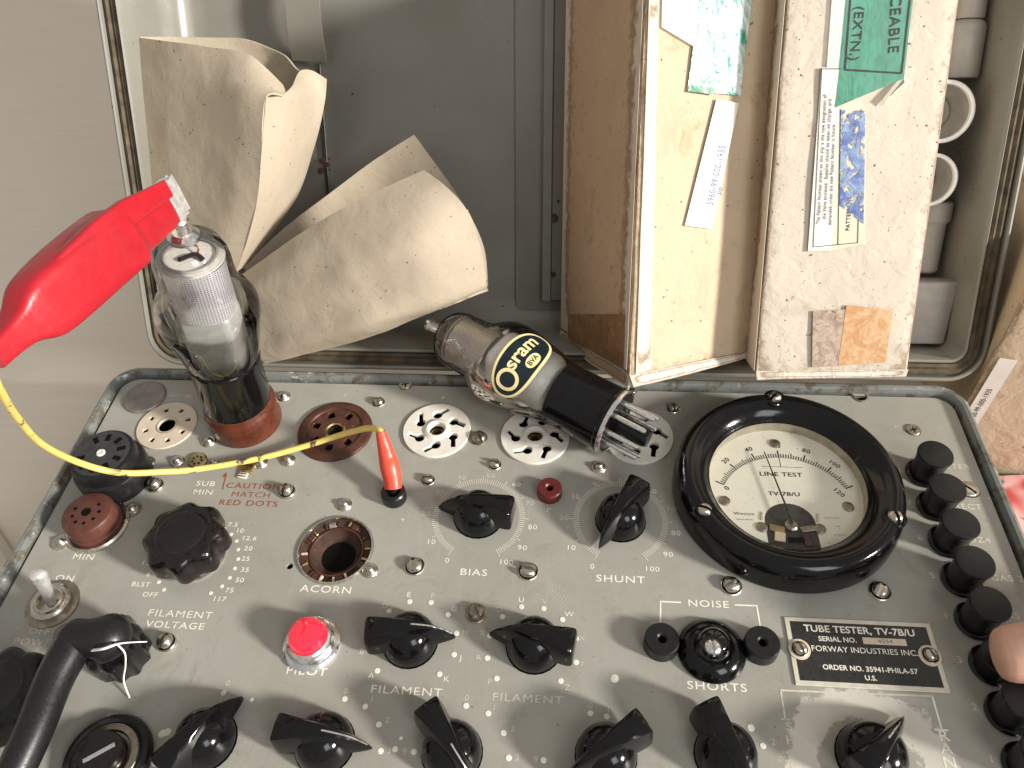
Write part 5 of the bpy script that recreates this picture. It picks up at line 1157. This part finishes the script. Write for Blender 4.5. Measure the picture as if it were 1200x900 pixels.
# ================================================================== FINGER PRESSING BUTTON 3
PR=empty('person','index finger of a right hand pressing a push button at the right edge','person')
b3=BTN[3]
tipp=Vector((b3.x-.80,b3.y-.42,1.75))
j1=tipp+Vector((2.3,.10,.75)); j2=j1+Vector((2.7,-.1,1.9)); j3=j2+Vector((4.2,-.9,.6))
me=bpy.data.meshes.new('hand'); vs_=[]; es=[]; rad=[]
def V(p,r): vs_.append(tuple(p)); rad.append(r); return len(vs_)-1
wrist=j3+Vector((8.2,-2.2,-.6)); palm=j3+Vector((3.8,-2.6,-.4))
ip=V(palm,2.0)
iw=V(wrist,1.9); es.append((ip,iw)); fa_=V(wrist+Vector((9,-2,-.4)),2.3); es.append((iw,fa_))
k3=V(j3,1.15); es.append((ip,k3)); a2=V(j2,1.05); es.append((k3,a2)); a1=V(j1,1.02); es.append((a2,a1)); a0=V(tipp+Vector((.5,0,.12)),.98); es.append((a1,a0)); a00=V(tipp,.80); es.append((a0,a00))
for q_,(dy,ln_) in enumerate(((-1.9,1.0),(-3.6,.92),(-5.1,.8))):
    kk=V(j3+Vector((.9+.7*q_,dy,-.3)),1.0-.06*q_); es.append((ip,kk)); m1=V(j3+Vector((-2.6*ln_+.7*q_,dy-.1,-1.0)),.85-.05*q_); es.append((kk,m1)); m2=V(j3+Vector((-2.2*ln_+.7*q_,dy,-3.0)),.75-.05*q_); es.append((m1,m2)); m3=V(j3+Vector((-.4+.7*q_,dy,-3.3)),.66-.05*q_); es.append((m2,m3))
t1=V(palm+Vector((-.6,3.0,-1.4)),1.1); es.append((ip,t1)); t2=V(palm+Vector((-3.2,4.0,-2.0)),.9); es.append((t1,t2)); t3=V(palm+Vector((-5.2,3.7,-2.3)),.75); es.append((t2,t3))
me.from_pydata(vs_,es,[]); me.update()
tmp=bpy.data.objects.new('tmp_hand',me); col.objects.link(tmp)
md=tmp.modifiers.new('skin','SKIN'); 
sv=me.skin_vertices[0].data if me.skin_vertices else None
if sv is None:
    bmx=bmesh.new(); bmx.from_mesh(me); lay=bmx.verts.layers.skin.verify(); bmx.to_mesh(me); bmx.free(); sv=me.skin_vertices[0].data
for i,r in enumerate(rad): sv[i].radius=(r,r); sv[i].use_root=(i==0)
s_=tmp.modifiers.new('sub','SUBSURF'); s_.levels=2; s_.render_levels=2
dg=bpy.context.evaluated_depsgraph_get(); dg.update(); hm=bpy.data.meshes.new_from_object(tmp.evaluated_get(dg)); bpy.data.objects.remove(tmp)
hm.materials.clear(); 
for p_ in hm.polygons: p_.use_smooth=True
link('hand',hm,PR,M['skin'])
# nail
nd=(j1-tipp).normalized(); sdv=Vector((nd.y,-nd.x,0)).normalized(); upv=sdv.cross(nd).normalized(); upv=upv if upv.z>0 else -upv
rows=[]
for j in range(5):
    t=-.35+j*.33; rows.append([tipp+nd*t+sdv*(.55*math.sin(R(a_))*(.75 if j==0 else 1))+upv*(.72*math.cos(R(a_))+.0+(.00 if j else -.06)) for a_ in (-55,-28,0,28,55)])
0 and link('finger_nail',bm_mesh(sheet(rows,.05,4,4),'nail',60),PR,M['nail'])
finish_pending()
